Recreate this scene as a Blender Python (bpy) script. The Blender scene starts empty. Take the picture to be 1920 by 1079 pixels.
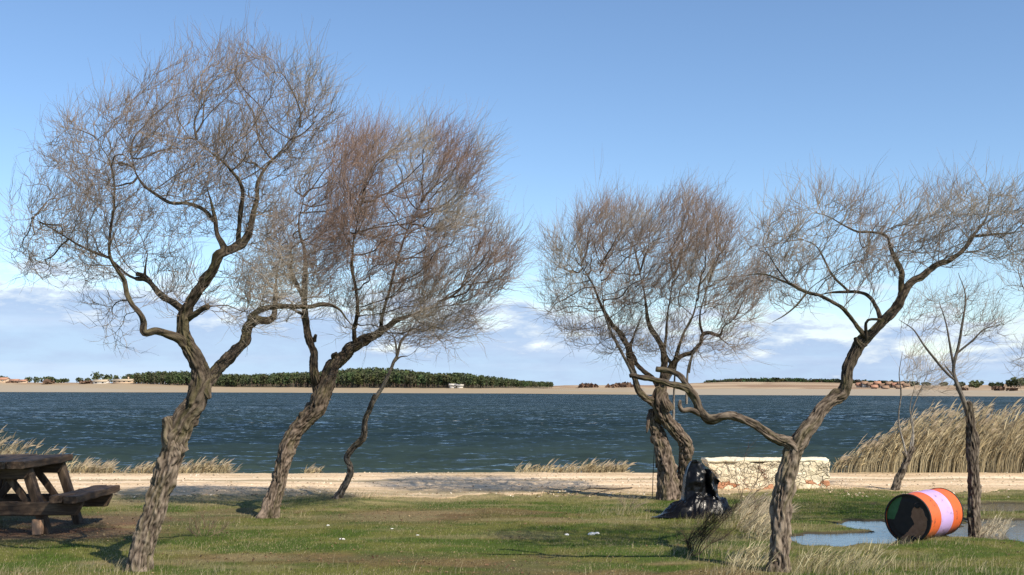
import bpy, math, random
import numpy as np
from mathutils import Vector, noise, kdtree
rnd = random.Random(7); rg = np.random.default_rng(7)
R = math.radians
sc = bpy.context.scene
C = sc.collection
# ------------------------------------------------------------------ camera
EYE, FPX, CX, HZ = 1.70, 2133.0, 960.0, 728.0     # eye height, focal length in photo pixels, centre column, horizon row
cam = bpy.data.objects.new('camera', bpy.data.cameras.new('camera')); C.objects.link(cam)
cam.location = (0, 0, EYE); cam.rotation_euler = (R(90), 0, 0)
cam.data.sensor_width = 36; cam.data.lens = 40; cam.data.shift_y = (HZ - 539.5) / 1920
cam.data.clip_start = 0.1; cam.data.clip_end = 20000
sc.camera = cam
# ------------------------------------------------------------------ sky and sun
SUN_EL = R(42); SUN_DIR = Vector((0.70, -0.71, 0)).normalized()
sun_vec = Vector((SUN_DIR.x * math.cos(SUN_EL), SUN_DIR.y * math.cos(SUN_EL), math.sin(SUN_EL)))
w = bpy.data.worlds.new("World"); sc.world = w; w.use_nodes = True
nt = w.node_tree; nt.nodes.clear()
def N(nt, t, **k):
    n = nt.nodes.new(t)
    for a, v in k.items():
        if a.startswith('i_'):
            key = a[2:]; key = int(key) if key.isdigit() else key.replace('_', ' ')
            n.inputs[key].default_value = v
        else: setattr(n, a, v)
    return n
def M2(nt, op, a, b=None, c=None, clamp=False):
    n = nt.nodes.new('ShaderNodeMath'); n.operation = op; n.use_clamp = clamp
    for i, v in enumerate((a, b, c)):
        if v is None: continue
        if isinstance(v, (int, float)): n.inputs[i].default_value = v
        else: nt.links.new(v, n.inputs[i])
    return n.outputs[0]
def mixc(nt, f, a, b):
    n = nt.nodes.new('ShaderNodeMix'); n.data_type = 'RGBA'
    for i, v in ((0, f), (6, a), (7, b)):
        if isinstance(v, (int, float)): n.inputs[i].default_value = v
        elif isinstance(v, tuple): n.inputs[i].default_value = v if len(v) == 4 else (*v, 1)
        else: nt.links.new(v, n.inputs[i])
    return n.outputs[2]
def ramp(nt, f, stops):
    n = nt.nodes.new('ShaderNodeValToRGB'); el = n.color_ramp.elements
    while len(el) < len(stops): el.new(0.5)
    for e, (p, c) in zip(el, stops):
        e.position = p; e.color = (c, c, c, 1) if isinstance(c, (int, float)) else (*c, 1)
    nt.links.new(f, n.inputs[0]); return n.outputs[0]
sky = N(nt, 'ShaderNodeTexSky', sky_type='NISHITA', sun_disc=False, sun_elevation=SUN_EL,
        sun_rotation=math.atan2(SUN_DIR.x, SUN_DIR.y), air_density=1.0, dust_density=0.15, ozone_density=3.5, altitude=800)
hs = N(nt, 'ShaderNodeHueSaturation', i_Saturation=1.03); nt.links.new(sky.outputs[0], hs.inputs['Color'])
bg1 = N(nt, 'ShaderNodeBackground', i_Strength=0.122); nt.links.new(hs.outputs[0], bg1.inputs[0])
tc = N(nt, 'ShaderNodeTexCoord'); sp = N(nt, 'ShaderNodeSeparateXYZ'); nt.links.new(tc.outputs['Generated'], sp.inputs[0])
az = M2(nt, 'ARCTAN2', sp.outputs[0], sp.outputs[1])
hz_ = M2(nt, 'SQRT', M2(nt, 'ADD', M2(nt, 'MULTIPLY', sp.outputs[0], sp.outputs[0]), M2(nt, 'MULTIPLY', sp.outputs[1], sp.outputs[1])))
el_ = M2(nt, 'DIVIDE', sp.outputs[2], M2(nt, 'MAXIMUM', hz_, 0.01))
cv = N(nt, 'ShaderNodeCombineXYZ')
nt.links.new(M2(nt, 'MULTIPLY', az, 7.0), cv.inputs[0]); nt.links.new(M2(nt, 'MULTIPLY', el_, 24.0), cv.inputs[1]); cv.inputs[2].default_value = 3.3
n1 = N(nt, 'ShaderNodeTexNoise', i_Scale=2.1, i_Detail=10.0, i_Roughness=0.62); nt.links.new(cv.outputs[0], n1.inputs['Vector'])
top = M2(nt, 'SUBTRACT', 0.088, M2(nt, 'MULTIPLY', az, 0.055))
gap = M2(nt, 'DIVIDE', M2(nt, 'SUBTRACT', top, el_), 0.055)                       # 1 deep in the bank, <0 above it
dens = M2(nt, 'ADD', M2(nt, 'MULTIPLY', M2(nt, 'SUBTRACT', n1.outputs[0], 0.5), 3.2), gap)
mask = ramp(nt, dens, [(0.12, 0.0), (0.50, 0.93)])
streak = N(nt, 'ShaderNodeCombineXYZ')
nt.links.new(M2(nt, 'MULTIPLY', az, 2.5), streak.inputs[0]); nt.links.new(M2(nt, 'MULTIPLY', el_, 45.0), streak.inputs[1])
n2 = N(nt, 'ShaderNodeTexNoise', i_Scale=1.0, i_Detail=6.0, i_Roughness=0.5); nt.links.new(streak.outputs[0], n2.inputs['Vector'])
edge = M2(nt, 'ADD', M2(nt, 'MULTIPLY', gap, 0.62), M2(nt, 'MULTIPLY', M2(nt, 'SUBTRACT', n1.outputs[0], 0.5), 2.2))
body = ramp(nt, edge, [(0.12, (0.80, 0.82, 0.84)), (0.30, (0.55, 0.63, 0.74)), (0.50, (0.35, 0.465, 0.67)), (1.0, (0.39, 0.54, 0.74))])
body = mixc(nt, M2(nt, 'MULTIPLY', ramp(nt, n2.outputs[0], [(0.5, 0.0), (0.72, 1.0)]), 0.45), body, (0.62, 0.70, 0.85))
bg2 = N(nt, 'ShaderNodeBackground', i_Strength=0.95); nt.links.new(body, bg2.inputs[0])
ms = N(nt, 'ShaderNodeMixShader'); nt.links.new(mask, ms.inputs[0]); nt.links.new(bg1.outputs[0], ms.inputs[1]); nt.links.new(bg2.outputs[0], ms.inputs[2])
wo = N(nt, 'ShaderNodeOutputWorld'); nt.links.new(ms.outputs[0], wo.inputs[0])
ld = bpy.data.lights.new('sun', 'SUN'); ld.energy = 4.9; ld.angle = R(0.5); ld.color = (1.0, 0.90, 0.75)
lo = bpy.data.objects.new('sun', ld); C.objects.link(lo); lo.rotation_euler = sun_vec.to_track_quat('Z', 'Y').to_euler(); lo.location = (10, -10, 20)
sc.view_settings.view_transform = 'Standard'; sc.view_settings.look = 'None'
sc.view_settings.exposure = 0.45; sc.view_settings.gamma = 1.0; sc.view_settings.use_curve_mapping = False

# ------------------------------------------------------------------ helpers
def at(px, py, d): return np.array([(px - CX) / FPX * d, d, EYE + (HZ - py) / FPX * d])
def ground_at(px, py):
    d = EYE * FPX / (py - HZ); return ((px - CX) / FPX * d, d)
def mesh_obj(name, V, F, mat, parent=None, attrs=None, smooth=True, mi=None):
    """V (n,3); F = list of int arrays of shape (k,3) or (k,4)."""
    me = bpy.data.meshes.new(name)
    V = np.ascontiguousarray(V, dtype=np.float32)
    F = [f for f in F if len(f)]
    me.vertices.add(len(V)); me.vertices.foreach_set('co', V.ravel())
    tot = np.concatenate([np.full(len(f), f.shape[1], np.int32) for f in F])
    idx = np.concatenate([f.ravel() for f in F]).astype(np.int32)
    me.loops.add(len(idx)); me.loops.foreach_set('vertex_index', idx)
    st = np.concatenate([[0], np.cumsum(tot)[:-1]]).astype(np.int32)
    me.polygons.add(len(tot)); me.polygons.foreach_set('loop_start', st)
    if smooth: me.polygons.foreach_set('use_smooth', np.ones(len(tot), bool))
    for m in (mat if isinstance(mat, list) else [mat]): me.materials.append(m)
    if mi is not None: me.polygons.foreach_set('material_index', np.asarray(mi, np.int32))
    me.update(calc_edges=True); me.validate()
    for k, a in (attrs or {}).items():
        a = np.asarray(a, np.float32)
        if a.ndim == 1: at_ = me.attributes.new(k, 'FLOAT', 'POINT'); at_.data.foreach_set('value', a)
        elif a.shape[1] == 3: at_ = me.attributes.new(k, 'FLOAT_VECTOR', 'POINT'); at_.data.foreach_set('vector', a.ravel())
    o = bpy.data.objects.new(name, me); C.objects.link(o)
    if parent: o.parent = parent
    return o
def tag(o, label=None, cat=None, group=None, kind=None):
    for k, v in (('label', label), ('category', cat), ('group', group), ('kind', kind)):
        if v: o[k] = v
    return o
def empty(name, loc, label, cat, group=None, rz=0.0):
    o = bpy.data.objects.new(name, None); C.objects.link(o); o.location = loc; o.rotation_euler = (0, 0, rz)
    o.empty_display_size = 0.2
    return tag(o, label, cat, group)
class MB:
    def __init__(s): s.v = []; s.q = []; s.t = []; s.n = 0; s.a = {}
    def add(s, V, quads=None, tris=None, **attrs):
        V = np.asarray(V, float).reshape(-1, 3)
        if quads is not None and len(quads): s.q.append(np.asarray(quads, int) + s.n)
        if tris is not None and len(tris): s.t.append(np.asarray(tris, int) + s.n)
        for k, a in attrs.items(): s.a.setdefault(k, []).append(np.asarray(a, float))
        s.v.append(V); s.n += len(V)
    def build(s, name, mat, parent=None, smooth=True):
        F = ([np.concatenate(s.q)] if s.q else []) + ([np.concatenate(s.t)] if s.t else [])
        return mesh_obj(name, np.concatenate(s.v), F, mat, parent, {k: np.concatenate(a) for k, a in s.a.items()}, smooth)
def h2(ix, iy, s=0):
    x = (ix.astype(np.int64) * 374761393 + iy.astype(np.int64) * 668265263 + s * 1442695041) & 0xffffffff
    x = ((x ^ (x >> 13)) * 1274126177) & 0xffffffff
    return ((x ^ (x >> 16)) & 0xffff) / 65535.0
def vn(x, y, s=0):
    ix, iy = np.floor(x), np.floor(y); fx, fy = x - ix, y - iy
    fx = fx * fx * (3 - 2 * fx); fy = fy * fy * (3 - 2 * fy)
    a, b, c, d = h2(ix, iy, s), h2(ix + 1, iy, s), h2(ix, iy + 1, s), h2(ix + 1, iy + 1, s)
    return (a * (1 - fx) + b * fx) * (1 - fy) + (c * (1 - fx) + d * fx) * fy
def fbm(x, y, s=0, o=4):
    t = 0; A = 0.5; n = 0
    for i in range(o): t = t + A * vn(x * 2 ** i + 17.3 * i, y * 2 ** i + 5.1 * i, s + i); n += A; A *= 0.5
    return t / n
def ss(a, b, x): t = np.clip((x - a) / (b - a), 0, 1); return t * t * (3 - 2 * t)
def poly_sd(x, y, P):
    """signed distance (negative inside)"""
    P = np.asarray(P, float); d = np.full(x.shape, 1e9); ins = np.zeros(x.shape, bool)
    for i in range(len(P)):
        a, b = P[i], P[(i + 1) % len(P)]; e = b - a
        t = np.clip(((x - a[0]) * e[0] + (y - a[1]) * e[1]) / (e @ e + 1e-12), 0, 1)
        d = np.minimum(d, np.hypot(x - a[0] - t * e[0], y - a[1] - t * e[1]))
        if a[1] != b[1]:
            c = ((a[1] > y) != (b[1] > y)) & (x < (b[0] - a[0]) * (y - a[1]) / (b[1] - a[1]) + a[0]); ins ^= c
    return np.where(ins, -d, d)
def grid(nx, ny):
    i = np.arange(nx - 1)[None, :] + np.arange(ny - 1)[:, None] * nx
    i = i.ravel(); return np.stack([i, i + 1, i + 1 + nx, i + nx], 1)
def tubes(P, Rr, sides):
    """P (N,K,3) polylines, Rr (N,K) radii -> V, quads"""
    Nn, K, _ = P.shape
    T = np.gradient(P, axis=1); T /= np.linalg.norm(T, axis=2, keepdims=True) + 1e-9
    mean = T.mean(1); ref = np.zeros((Nn, 3)); ref[np.arange(Nn), np.argmin(np.abs(mean), axis=1)] = 1
    A = np.cross(T, ref[:, None, :]); A /= np.linalg.norm(A, axis=2, keepdims=True) + 1e-9
    B = np.cross(T, A)
    ang = np.arange(sides) * 2 * np.pi / sides
    V = P[:, :, None, :] + Rr[:, :, None, None] * (A[:, :, None, :] * np.cos(ang)[None, None, :, None] + B[:, :, None, :] * np.sin(ang)[None, None, :, None])
    k = np.arange(K - 1)[:, None] * sides; s = np.arange(sides)[None, :]; s2 = (s + 1) % sides
    q = np.stack([k + s, k + s2, k + sides + s2, k + sides + s], -1).reshape(-1, 4)
    Q = (q[None] + (np.arange(Nn) * K * sides)[:, None, None]).reshape(-1, 4)
    return V.reshape(-1, 3), Q
def ribbons(P, W, side):
    Nn, K, _ = P.shape
    V = np.stack([P - side[:, None, :] * W[:, :, None] / 2, P + side[:, None, :] * W[:, :, None] / 2], 2)
    k = np.arange(K - 1) * 2; q = np.stack([k, k + 1, k + 3, k + 2], 1)
    Q = (q[None] + (np.arange(Nn) * K * 2)[:, None, None]).reshape(-1, 4)
    return V.reshape(-1, 3), Q

# ------------------------------------------------------------------ materials
def newmat(name):
    m = bpy.data.materials.new(name); m.use_nodes = True
    nt = m.node_tree; b = nt.nodes['Principled BSDF']; b.inputs['Roughness'].default_value = 0.85
    b.inputs['Specular IOR Level'].default_value = 0.3
    return m, nt, b
def bump(nt, b, h, s, dist=0.02):
    n = N(nt, 'ShaderNodeBump', i_Strength=s, i_Distance=dist); nt.links.new(h, n.inputs['Height']); nt.links.new(n.outputs[0], b.inputs['Normal'])
def tex(nt, scale, detail=5, rough=0.55, vec=None, src='Object', mp=None):
    n = N(nt, 'ShaderNodeTexNoise', i_Scale=scale, i_Detail=float(detail), i_Roughness=rough)
    if vec is None: vec = N(nt, 'ShaderNodeTexCoord').outputs[src]
    if mp:
        m = N(nt, 'ShaderNodeMapping'); m.inputs['Scale'].default_value = mp; nt.links.new(vec, m.inputs[0]); vec = m.outputs[0]
    nt.links.new(vec, n.inputs['Vector']); return n.outputs[0]
def attr(nt, name, o='Vector'): return N(nt, 'ShaderNodeAttribute', attribute_name=name).outputs[o]
def plain(name, c1, c2, scale=8, rough=0.85, spec=0.3, bmp=0.3, mp=None, dist=0.02, metal=0.0):
    m, nt, b = newmat(name); f = tex(nt, scale, 6, 0.6, mp=mp)
    nt.links.new(mixc(nt, ramp(nt, f, [(0.3, 0.0), (0.7, 1.0)]), c1, c2), b.inputs['Base Color'])
    b.inputs['Roughness'].default_value = rough; b.inputs['Specular IOR Level'].default_value = spec; b.inputs['Metallic'].default_value = metal
    if bmp: bump(nt, b, f, bmp, dist)
    return m
def vcol(name, rough=0.9, spec=0.15, trans=0.0, fine=0):
    m, nt, b = newmat(name); c = attr(nt, 'col')
    if fine:
        f = tex(nt, fine, 6, 0.65)
        c = mixc(nt, M2(nt, 'MULTIPLY', ramp(nt, f, [(0.35, 1.0), (0.6, 0.0)]), 0.45), c, (0.05, 0.04, 0.025)); bump(nt, b, f, 0.5, 0.02)
    nt.links.new(c, b.inputs['Base Color']); b.inputs['Roughness'].default_value = rough; b.inputs['Specular IOR Level'].default_value = spec
    if trans:
        t = N(nt, 'ShaderNodeBsdfTranslucent'); nt.links.new(c, t.inputs[0]); mx = N(nt, 'ShaderNodeMixShader', i_0=trans)
        nt.links.new(b.outputs[0], mx.inputs[1]); nt.links.new(t.outputs[0], mx.inputs[2]); nt.links.new(mx.outputs[0], nt.nodes['Material Output'].inputs[0])
    return m
MAT = {}
MAT['ground'] = vcol('ground_soil_and_moss', 0.95, 0.1, fine=14)
MAT['blade'] = vcol('grass_blades', 0.7, 0.25, trans=0.3)
MAT['reed'] = vcol('dry_reeds', 0.75, 0.25, trans=0.25)
MAT['twig'] = vcol('twig_bark', 0.8, 0.2)
MAT['far'] = vcol('far_land', 0.95, 0.1)
MAT['pine'] = vcol('pine_foliage', 0.9, 0.1)
# bark: the furrow depth comes from the mesh (attribute hgt), fine colour from noise that runs along the limb
def bark(name, dark, mid, light, moss=0.25):
    m, nt, b = newmat(name); bc = attr(nt, 'bc'); hg = attr(nt, 'hgt', 'Fac')
    f = tex(nt, 2.4, 9, 0.78, vec=bc); f2 = tex(nt, 0.5, 4, 0.5, vec=bc)
    v = M2(nt, 'ADD', M2(nt, 'MULTIPLY', hg, 0.75), M2(nt, 'MULTIPLY', M2(nt, 'SUBTRACT', f, 0.32), 0.9))
    col = ramp(nt, v, [(0.22, dark), (0.42, mid), (0.78, light)])
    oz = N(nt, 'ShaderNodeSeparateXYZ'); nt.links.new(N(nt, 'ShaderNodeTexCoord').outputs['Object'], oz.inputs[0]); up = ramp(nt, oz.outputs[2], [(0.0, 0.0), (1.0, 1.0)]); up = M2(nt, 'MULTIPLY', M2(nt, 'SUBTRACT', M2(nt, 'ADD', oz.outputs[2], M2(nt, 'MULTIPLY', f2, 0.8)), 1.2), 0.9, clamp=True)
    col = mixc(nt, M2(nt, 'MULTIPLY', up, 0.75), col, mixc(nt, v, dark, (0.055, 0.042, 0.028)))  # darker up the tree: bark's own tone plus limb shade put into the colour
    col = mixc(nt, M2(nt, 'MULTIPLY', ramp(nt, f2, [(0.5, 0.0), (0.66, 1.0)]), moss), col, (0.17, 0.16, 0.06))
    nt.links.new(col, b.inputs['Base Color']); b.inputs['Roughness'].default_value = 0.92; b.inputs['Specular IOR Level'].default_value = 0.15
    bump(nt, b, v, 0.9, 0.012); return m
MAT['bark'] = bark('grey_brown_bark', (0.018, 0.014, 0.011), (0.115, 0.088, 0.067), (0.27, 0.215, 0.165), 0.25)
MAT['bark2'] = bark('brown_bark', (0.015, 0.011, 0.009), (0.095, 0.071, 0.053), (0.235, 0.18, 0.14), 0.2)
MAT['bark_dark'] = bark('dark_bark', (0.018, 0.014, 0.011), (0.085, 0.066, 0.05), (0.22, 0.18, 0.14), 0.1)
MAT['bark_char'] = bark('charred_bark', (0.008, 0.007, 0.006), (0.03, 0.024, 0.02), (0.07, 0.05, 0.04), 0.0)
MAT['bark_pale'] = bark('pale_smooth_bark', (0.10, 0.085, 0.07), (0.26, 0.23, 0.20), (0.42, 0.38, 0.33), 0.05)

# ------------------------------------------------------------------ ground sheet
PUD = [[(1478, 1006), (1500, 999), (1560, 997), (1640, 995), (1600, 984), (1560, 980), (1600, 974), (1640, 976), (1660, 984), (1720, 990), (1790, 985), (1806, 976), (1850, 972), (1925, 970), (2050, 966), (2050, 1014), (1930, 1018), (1860, 1012), (1810, 1004), (1740, 1008), (1690, 1018), (1600, 1020), (1520, 1020)],
       [(1795, 944), (1850, 941), (1920, 943), (2050, 945), (2050, 962), (1920, 958), (1830, 957), (1800, 950)],
       [(1612, 942), (1655, 940), (1662, 946), (1625, 948)]]
PUDW = [[ground_at(*p) for p in P] for P in PUD]
def pud_sd(x, y):
    d = np.minimum.reduce([poly_sd(x, y, P) for P in PUDW])
    return d + (fbm(x * 3.1, y * 2.2, 40, 3) - 0.5) * 0.55
SHORE = 22.7
def shore_y(x): return SHORE + (fbm(x * 0.25, x * 0 + 3.0, 50, 3) - 0.5) * 0.5
LAKE = -0.52
def gz(x, y, p=None):
    p = pud_sd(x, y) if p is None else p
    z = (fbm(x * 0.7, y * 0.7, 1, 3) - 0.5) * 0.05 + (fbm(x * 5, y * 5, 9, 2) - 0.5) * 0.016
    mx, my = ground_at(650, 940); z = z + 0.07 * np.exp(-((x - mx) ** 2 / 0.5 + (y - my) ** 2 / 0.6))
    flat = ss(1.2, 0.1, p); z = z * (1 - flat) + 0.004 * flat
    z = z - 0.045 * ss(0.10, -0.18, p)
    rut = np.exp(-((y - 20.0 - 0.15 * np.sin(x * 0.3)) / 0.18) ** 2) + np.exp(-((y - 21.5 - 0.15 * np.sin(x * 0.3 + .4)) / 0.18) ** 2)
    z = z - 0.03 * rut * ss(18.5, 19.2, y)
    z = z - 1.3 * ss(0.0, 2.6, y - shore_y(x)) - 1.2 * ss(2, 15, y - shore_y(x))
    return z
def axis(fine0, fine1, step, far0, far1, g=1.25):
    a = list(np.arange(fine0, fine1 + 1e-6, step)); s = step; v = a[0]
    L = []
    while v > far0: s *= g; v -= s; L.append(v)
    s = step; v = a[-1]; U = []
    while v < far1: s *= g; v += s; U.append(v)
    return np.array(L[::-1] + a + U)
GREEN = np.array((0.080, 0.125, 0.018)); OLIVE = np.array((0.155, 0.165, 0.038)); BROWN = np.array((0.17, 0.12, 0.07))
RED = np.array((0.21, 0.115, 0.07)); STRAW = np.array((0.42, 0.34, 0.18)); SAND = np.array((0.60, 0.48, 0.32))
def mixn(a, b, t): return a * (1 - t[..., None]) + b * t[..., None]
def blob(x, y, px, py, rx, ry):
    cx, cy = ground_at(px, py); return np.exp(-(((x - cx) / rx) ** 2 + ((y - cy) / ry) ** 2))
def zone_col(x, y, p):
    n = fbm(x * 0.55, y * 0.9, 21, 5); n2 = fbm(x * 2.1, y * 3.2, 31, 4); n3 = fbm(x * 0.3, y * 0.5, 77, 3)
    c = mixn(GREEN[None] * np.ones(x.shape + (3,)), OLIVE, ss(0.38, 0.62, n2))
    br = ss(0.55, 0.70, n + 0.25 * (n2 - 0.5)) * 0.55 * ss(3.6, 2.2, x)
    br = np.maximum(br, 0.7 * np.clip(1.4 * blob(x, y, 780, 968, 1.2, 0.75) * (0.5 + n2), 0, 1))
    br = np.maximum(br, 0.6 * np.clip(1.5 * blob(x, y, 640, 1050, 1.3, 0.35) * (0.45 + n2), 0, 1))
    br = np.maximum(br, 0.6 * np.clip(1.5 * blob(x, y, 900, 1058, 1.0, 0.3) * (0.35 + n2), 0, 1))
    br = np.maximum(br, np.clip(1.6 * blob(x, y, 180, 975, 1.2, 0.8) * (0.4 + n2), 0, 1))
    br = np.maximum(br, np.clip(2.0 * blob(x, y, 60, 1000, 1.3, 0.55) * (0.6 + n2), 0, 1))
    br = br * ss(-0.2, 0.8, p)
    c = mixn(c, mixn(BROWN[None] * np.ones(x.shape + (3,)), RED, ss(0.45, 0.6, n3 + 0.4 * (n2 - .5))), br)
    edge = 17.4 + (fbm(x * 0.5, x * 0, 60, 3) - 0.5) * 1.6 - 0.5 * ss(-1, -5, x) + 1.5 * ss(2.6, 5, x)
    c = mixn(c, STRAW[None] * np.ones(x.shape + (3,)), ss(-1.1, 0.9, y - edge + (n2 - 0.5) * 2.2) * 0.85)
    c = mixn(c, STRAW * 0.8 * np.ones(x.shape + (3,)), 0.45 * ss(0.55, 0.7, fbm(x * 0.8, y * 2.0, 91, 4)))
    return c, edge, br
xs = axis(-10.5, 11.5, 0.06, -6000, 6000); ys = axis(8.6, 24.5, 0.06, -3000, 9000)
X, Y = np.meshgrid(xs, ys); P_ = pud_sd(X, Y); Z = gz(X, Y, P_)
col, edge_, _ = zone_col(X, Y, P_)
mud = np.array((0.075, 0.06, 0.04)); col = mixn(col, mud * np.ones(col.shape), ss(0.12, -0.02, P_))
col = mixn(col * 0.8, SAND * 0.7 * np.ones(col.shape), ss(22.0, 22.9, Y))
mesh_obj('ground', np.stack([X, Y, Z], -1).reshape(-1, 3), [grid(len(xs), len(ys))], MAT['ground'], attrs={'col': col.reshape(-1, 3)})['kind'] = 'structure'
# dirt track laid on the ground, with a ragged edge towards the lawn
m, nt, b = newmat('pale_dirt_track')
f1 = tex(nt, 1.0, 6, 0.6, mp=(0.35, 3.0, 1)); f2 = tex(nt, 22, 5, 0.7)
c = ramp(nt, f1, [(0.3, (0.46, 0.33, 0.19)), (0.5, (0.66, 0.49, 0.31)), (0.68, (0.78, 0.61, 0.42))])
c = mixc(nt, M2(nt, 'MULTIPLY', ramp(nt, f2, [(0.38, 1.0), (0.52, 0.0)]), 0.6), c, (0.30, 0.21, 0.12)); c = mixc(nt, M2(nt, 'MULTIPLY', ramp(nt, tex(nt, 5, 5, 0.7, mp=(1, 1.8, 1)), [(0.36, 1.0), (0.5, 0.0)]), 0.5), c, (0.38, 0.27, 0.16))
rt = attr(nt, 'rut', 'Fac'); c = mixc(nt, M2(nt, 'MULTIPLY', rt, 0.75), c, (0.82, 0.68, 0.50)); c = mixc(nt, M2(nt, 'MULTIPLY', attr(nt, 'weed', 'Fac'), 0.8), c, (0.27, 0.22, 0.12))
nt.links.new(c, b.inputs['Base Color']); b.inputs['Roughness'].default_value = 0.95; bump(nt, b, f2, 0.6, 0.03)
tx = np.arange(-26, 26, 0.09); K = 60
e0 = 17.9 + (fbm(tx * 0.5, tx * 0, 60, 3) - 0.5) * 1.6 + (fbm(tx * 3, tx * 0, 61, 3) - 0.5) * 0.9 + 1.15 * ss(2.6, 5, tx)
e0 = np.minimum(e0, 19.6); e1 = shore_y(tx) + 0.25
tt = np.linspace(0, 1, K)[:, None]; TY = e0 + (e1 - e0) * tt; TX = np.broadcast_to(tx, TY.shape)
TZ = gz(TX, TY) + 0.008 - 0.02 * (tt < 0.001)
wv = 0.15 * np.sin(TX * 0.3)
rut = sum(np.exp(-((TY - q - wv) / s) ** 2) for q, s in ((19.95, 0.2), (21.5, 0.22), (20.6, 0.08))) * (0.4 + 0.9 * fbm(TX * 0.4, TY * 3, 15, 3))
weed = (np.exp(-((TY - 20.9 - wv) / 0.22) ** 2) + ss(19.4, 18.4, TY)) * ss(0.35, 0.6, fbm(TX * 0.8, TY * 4, 16, 4)) + 0.7 * ss(22.1, 22.6, TY) * ss(.4, .6, fbm(TX, TY * 3, 18, 4))
mesh_obj('dirt_track', np.stack([TX, TY, TZ], -1).reshape(-1, 3), [grid(len(tx), K)], m, attrs={'rut': np.clip(rut, 0, 1).ravel(), 'weed': np.clip(weed, 0, 1).ravel()})['kind'] = 'structure'

# ------------------------------------------------------------------ lake
m, nt, b = newmat('lake_water')
g = N(nt, 'ShaderNodeNewGeometry').outputs['Position']
a1 = tex(nt, 1.0, 4, 0.55, vec=g, mp=(0.55, 1.25, 1)); a2 = tex(nt, 1.0, 5, 0.6, vec=g, mp=(2.2, 4.6, 1)); a3 = tex(nt, 1.0, 4, 0.55, vec=g, mp=(0.05, 0.16, 1))
h = M2(nt, 'ADD', M2(nt, 'MULTIPLY', a1, 0.9), M2(nt, 'MULTIPLY', a2, 0.22))
def slope(mp, amp):
    n = N(nt, 'ShaderNodeTexNoise', i_Scale=1.0, i_Detail=3.0, i_Roughness=0.55); m_ = N(nt, 'ShaderNodeMapping'); m_.inputs['Scale'].default_value = mp
    nt.links.new(g, m_.inputs[0]); nt.links.new(m_.outputs[0], n.inputs['Vector'])
    a = N(nt, 'ShaderNodeVectorMath', operation='SUBTRACT'); nt.links.new(n.outputs[1], a.inputs[0]); a.inputs[1].default_value = (0.5, 0.5, 0.5)
    q = N(nt, 'ShaderNodeVectorMath', operation='MULTIPLY'); nt.links.new(a.outputs[0], q.inputs[0]); q.inputs[1].default_value = (amp * 0.6, amp, 0); return q.outputs[0]
def vadd(a, b_): n = N(nt, 'ShaderNodeVectorMath', operation='ADD'); nt.links.new(a, n.inputs[0]); nt.links.new(b_, n.inputs[1]); return n.outputs[0]
sl = vadd(vadd(slope((0.8, 2.0, 1), 2.0), slope((3.2, 6.5, 1), 1.6)), slope((0.07, 0.16, 1), 0.6))
tl = N(nt, 'ShaderNodeCombineXYZ'); nt.links.new(M2(nt, 'ADD', M2(nt, 'MULTIPLY', a3, -0.30), -0.26), tl.inputs[1]); sl = vadd(sl, tl.outputs[0])   # mean tilt of the normals towards this shore, added to darken the water's reflection
sl = vadd(sl, N(nt, 'ShaderNodeNewGeometry').outputs['Normal']); nn_ = N(nt, 'ShaderNodeVectorMath', operation='NORMALIZE'); nt.links.new(sl, nn_.inputs[0]); nt.links.new(nn_.outputs[0], b.inputs['Normal'])
spy = N(nt, 'ShaderNodeSeparateXYZ'); nt.links.new(g, spy.inputs[0])
sh = M2(nt, 'DIVIDE', M2(nt, 'SUBTRACT', 46.0, spy.outputs[1]), 22.0, clamp=True)
deep = ramp(nt, a3, [(0.35, (0.013, 0.025, 0.030)), (0.65, (0.022, 0.038, 0.042))])
c = mixc(nt, M2(nt, 'MULTIPLY', sh, 0.75), deep, (0.045, 0.066, 0.050))
fo = tex(nt, 1.0, 6, 0.75, vec=g, mp=(0.45, 1.1, 1)); fo2 = tex(nt, 1.0, 3, 0.5, vec=g, mp=(0.02, 0.03, 1))
foam = M2(nt, 'MULTIPLY', ramp(nt, fo, [(0.635, 0.0), (0.68, 1.0)]), ramp(nt, fo2, [(0.4, 0.0), (0.6, 1.0)]))
foam = M2(nt, 'MULTIPLY', foam, ramp(nt, M2(nt, 'DIVIDE', spy.outputs[1], 100.0), [(0.5, 0.0), (0.8, 0.8)]))
c = mixc(nt, foam, c, (0.6, 0.64, 0.66)); nt.links.new(c, b.inputs['Base Color'])
b.inputs['IOR'].default_value = 1.33; b.inputs['Specular IOR Level'].default_value = 0.18
nt.links.new(M2(nt, 'ADD', 0.15, M2(nt, 'MULTIPLY', foam, 0.6)), b.inputs['Roughness'])
MAT['water'] = m
wx = axis(-26, 26, 0.16, -2500, 2500, 1.06)
wyl = [22.0]; s = 0.11
while wyl[-1] < 2500: s = 0.11 + max(0, wyl[-1] - 45) * 0.011; wyl.append(wyl[-1] + s)
wy = np.array(wyl); X, Y = np.meshgrid(wx, wy)
fade = ss(150, 50, Y) * ss(60, 26, np.abs(X)); wp = fbm(X * 0.25, Y * 0.2, 5, 2) * 5
Hn = 0.035 * np.sin(Y * 3.1 + X * 0.55 + wp * 1.2) + 0.03 * np.sin(Y * 4.9 - X * 0.8 + wp * 1.7) + 0.17 * (fbm(X * 0.8, Y * 1.9, 3, 3) - 0.5) + 0.05 * (fbm(X * 3, Y * 6, 8, 2) - 0.5)
amp = fade * (0.35 + 0.65 * ss(24, 34, Y))
mesh_obj('lake_water', np.stack([X, Y, LAKE + Hn * amp], -1).reshape(-1, 3), [grid(len(wx), len(wy))], MAT['water'])['kind'] = 'structure'
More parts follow.
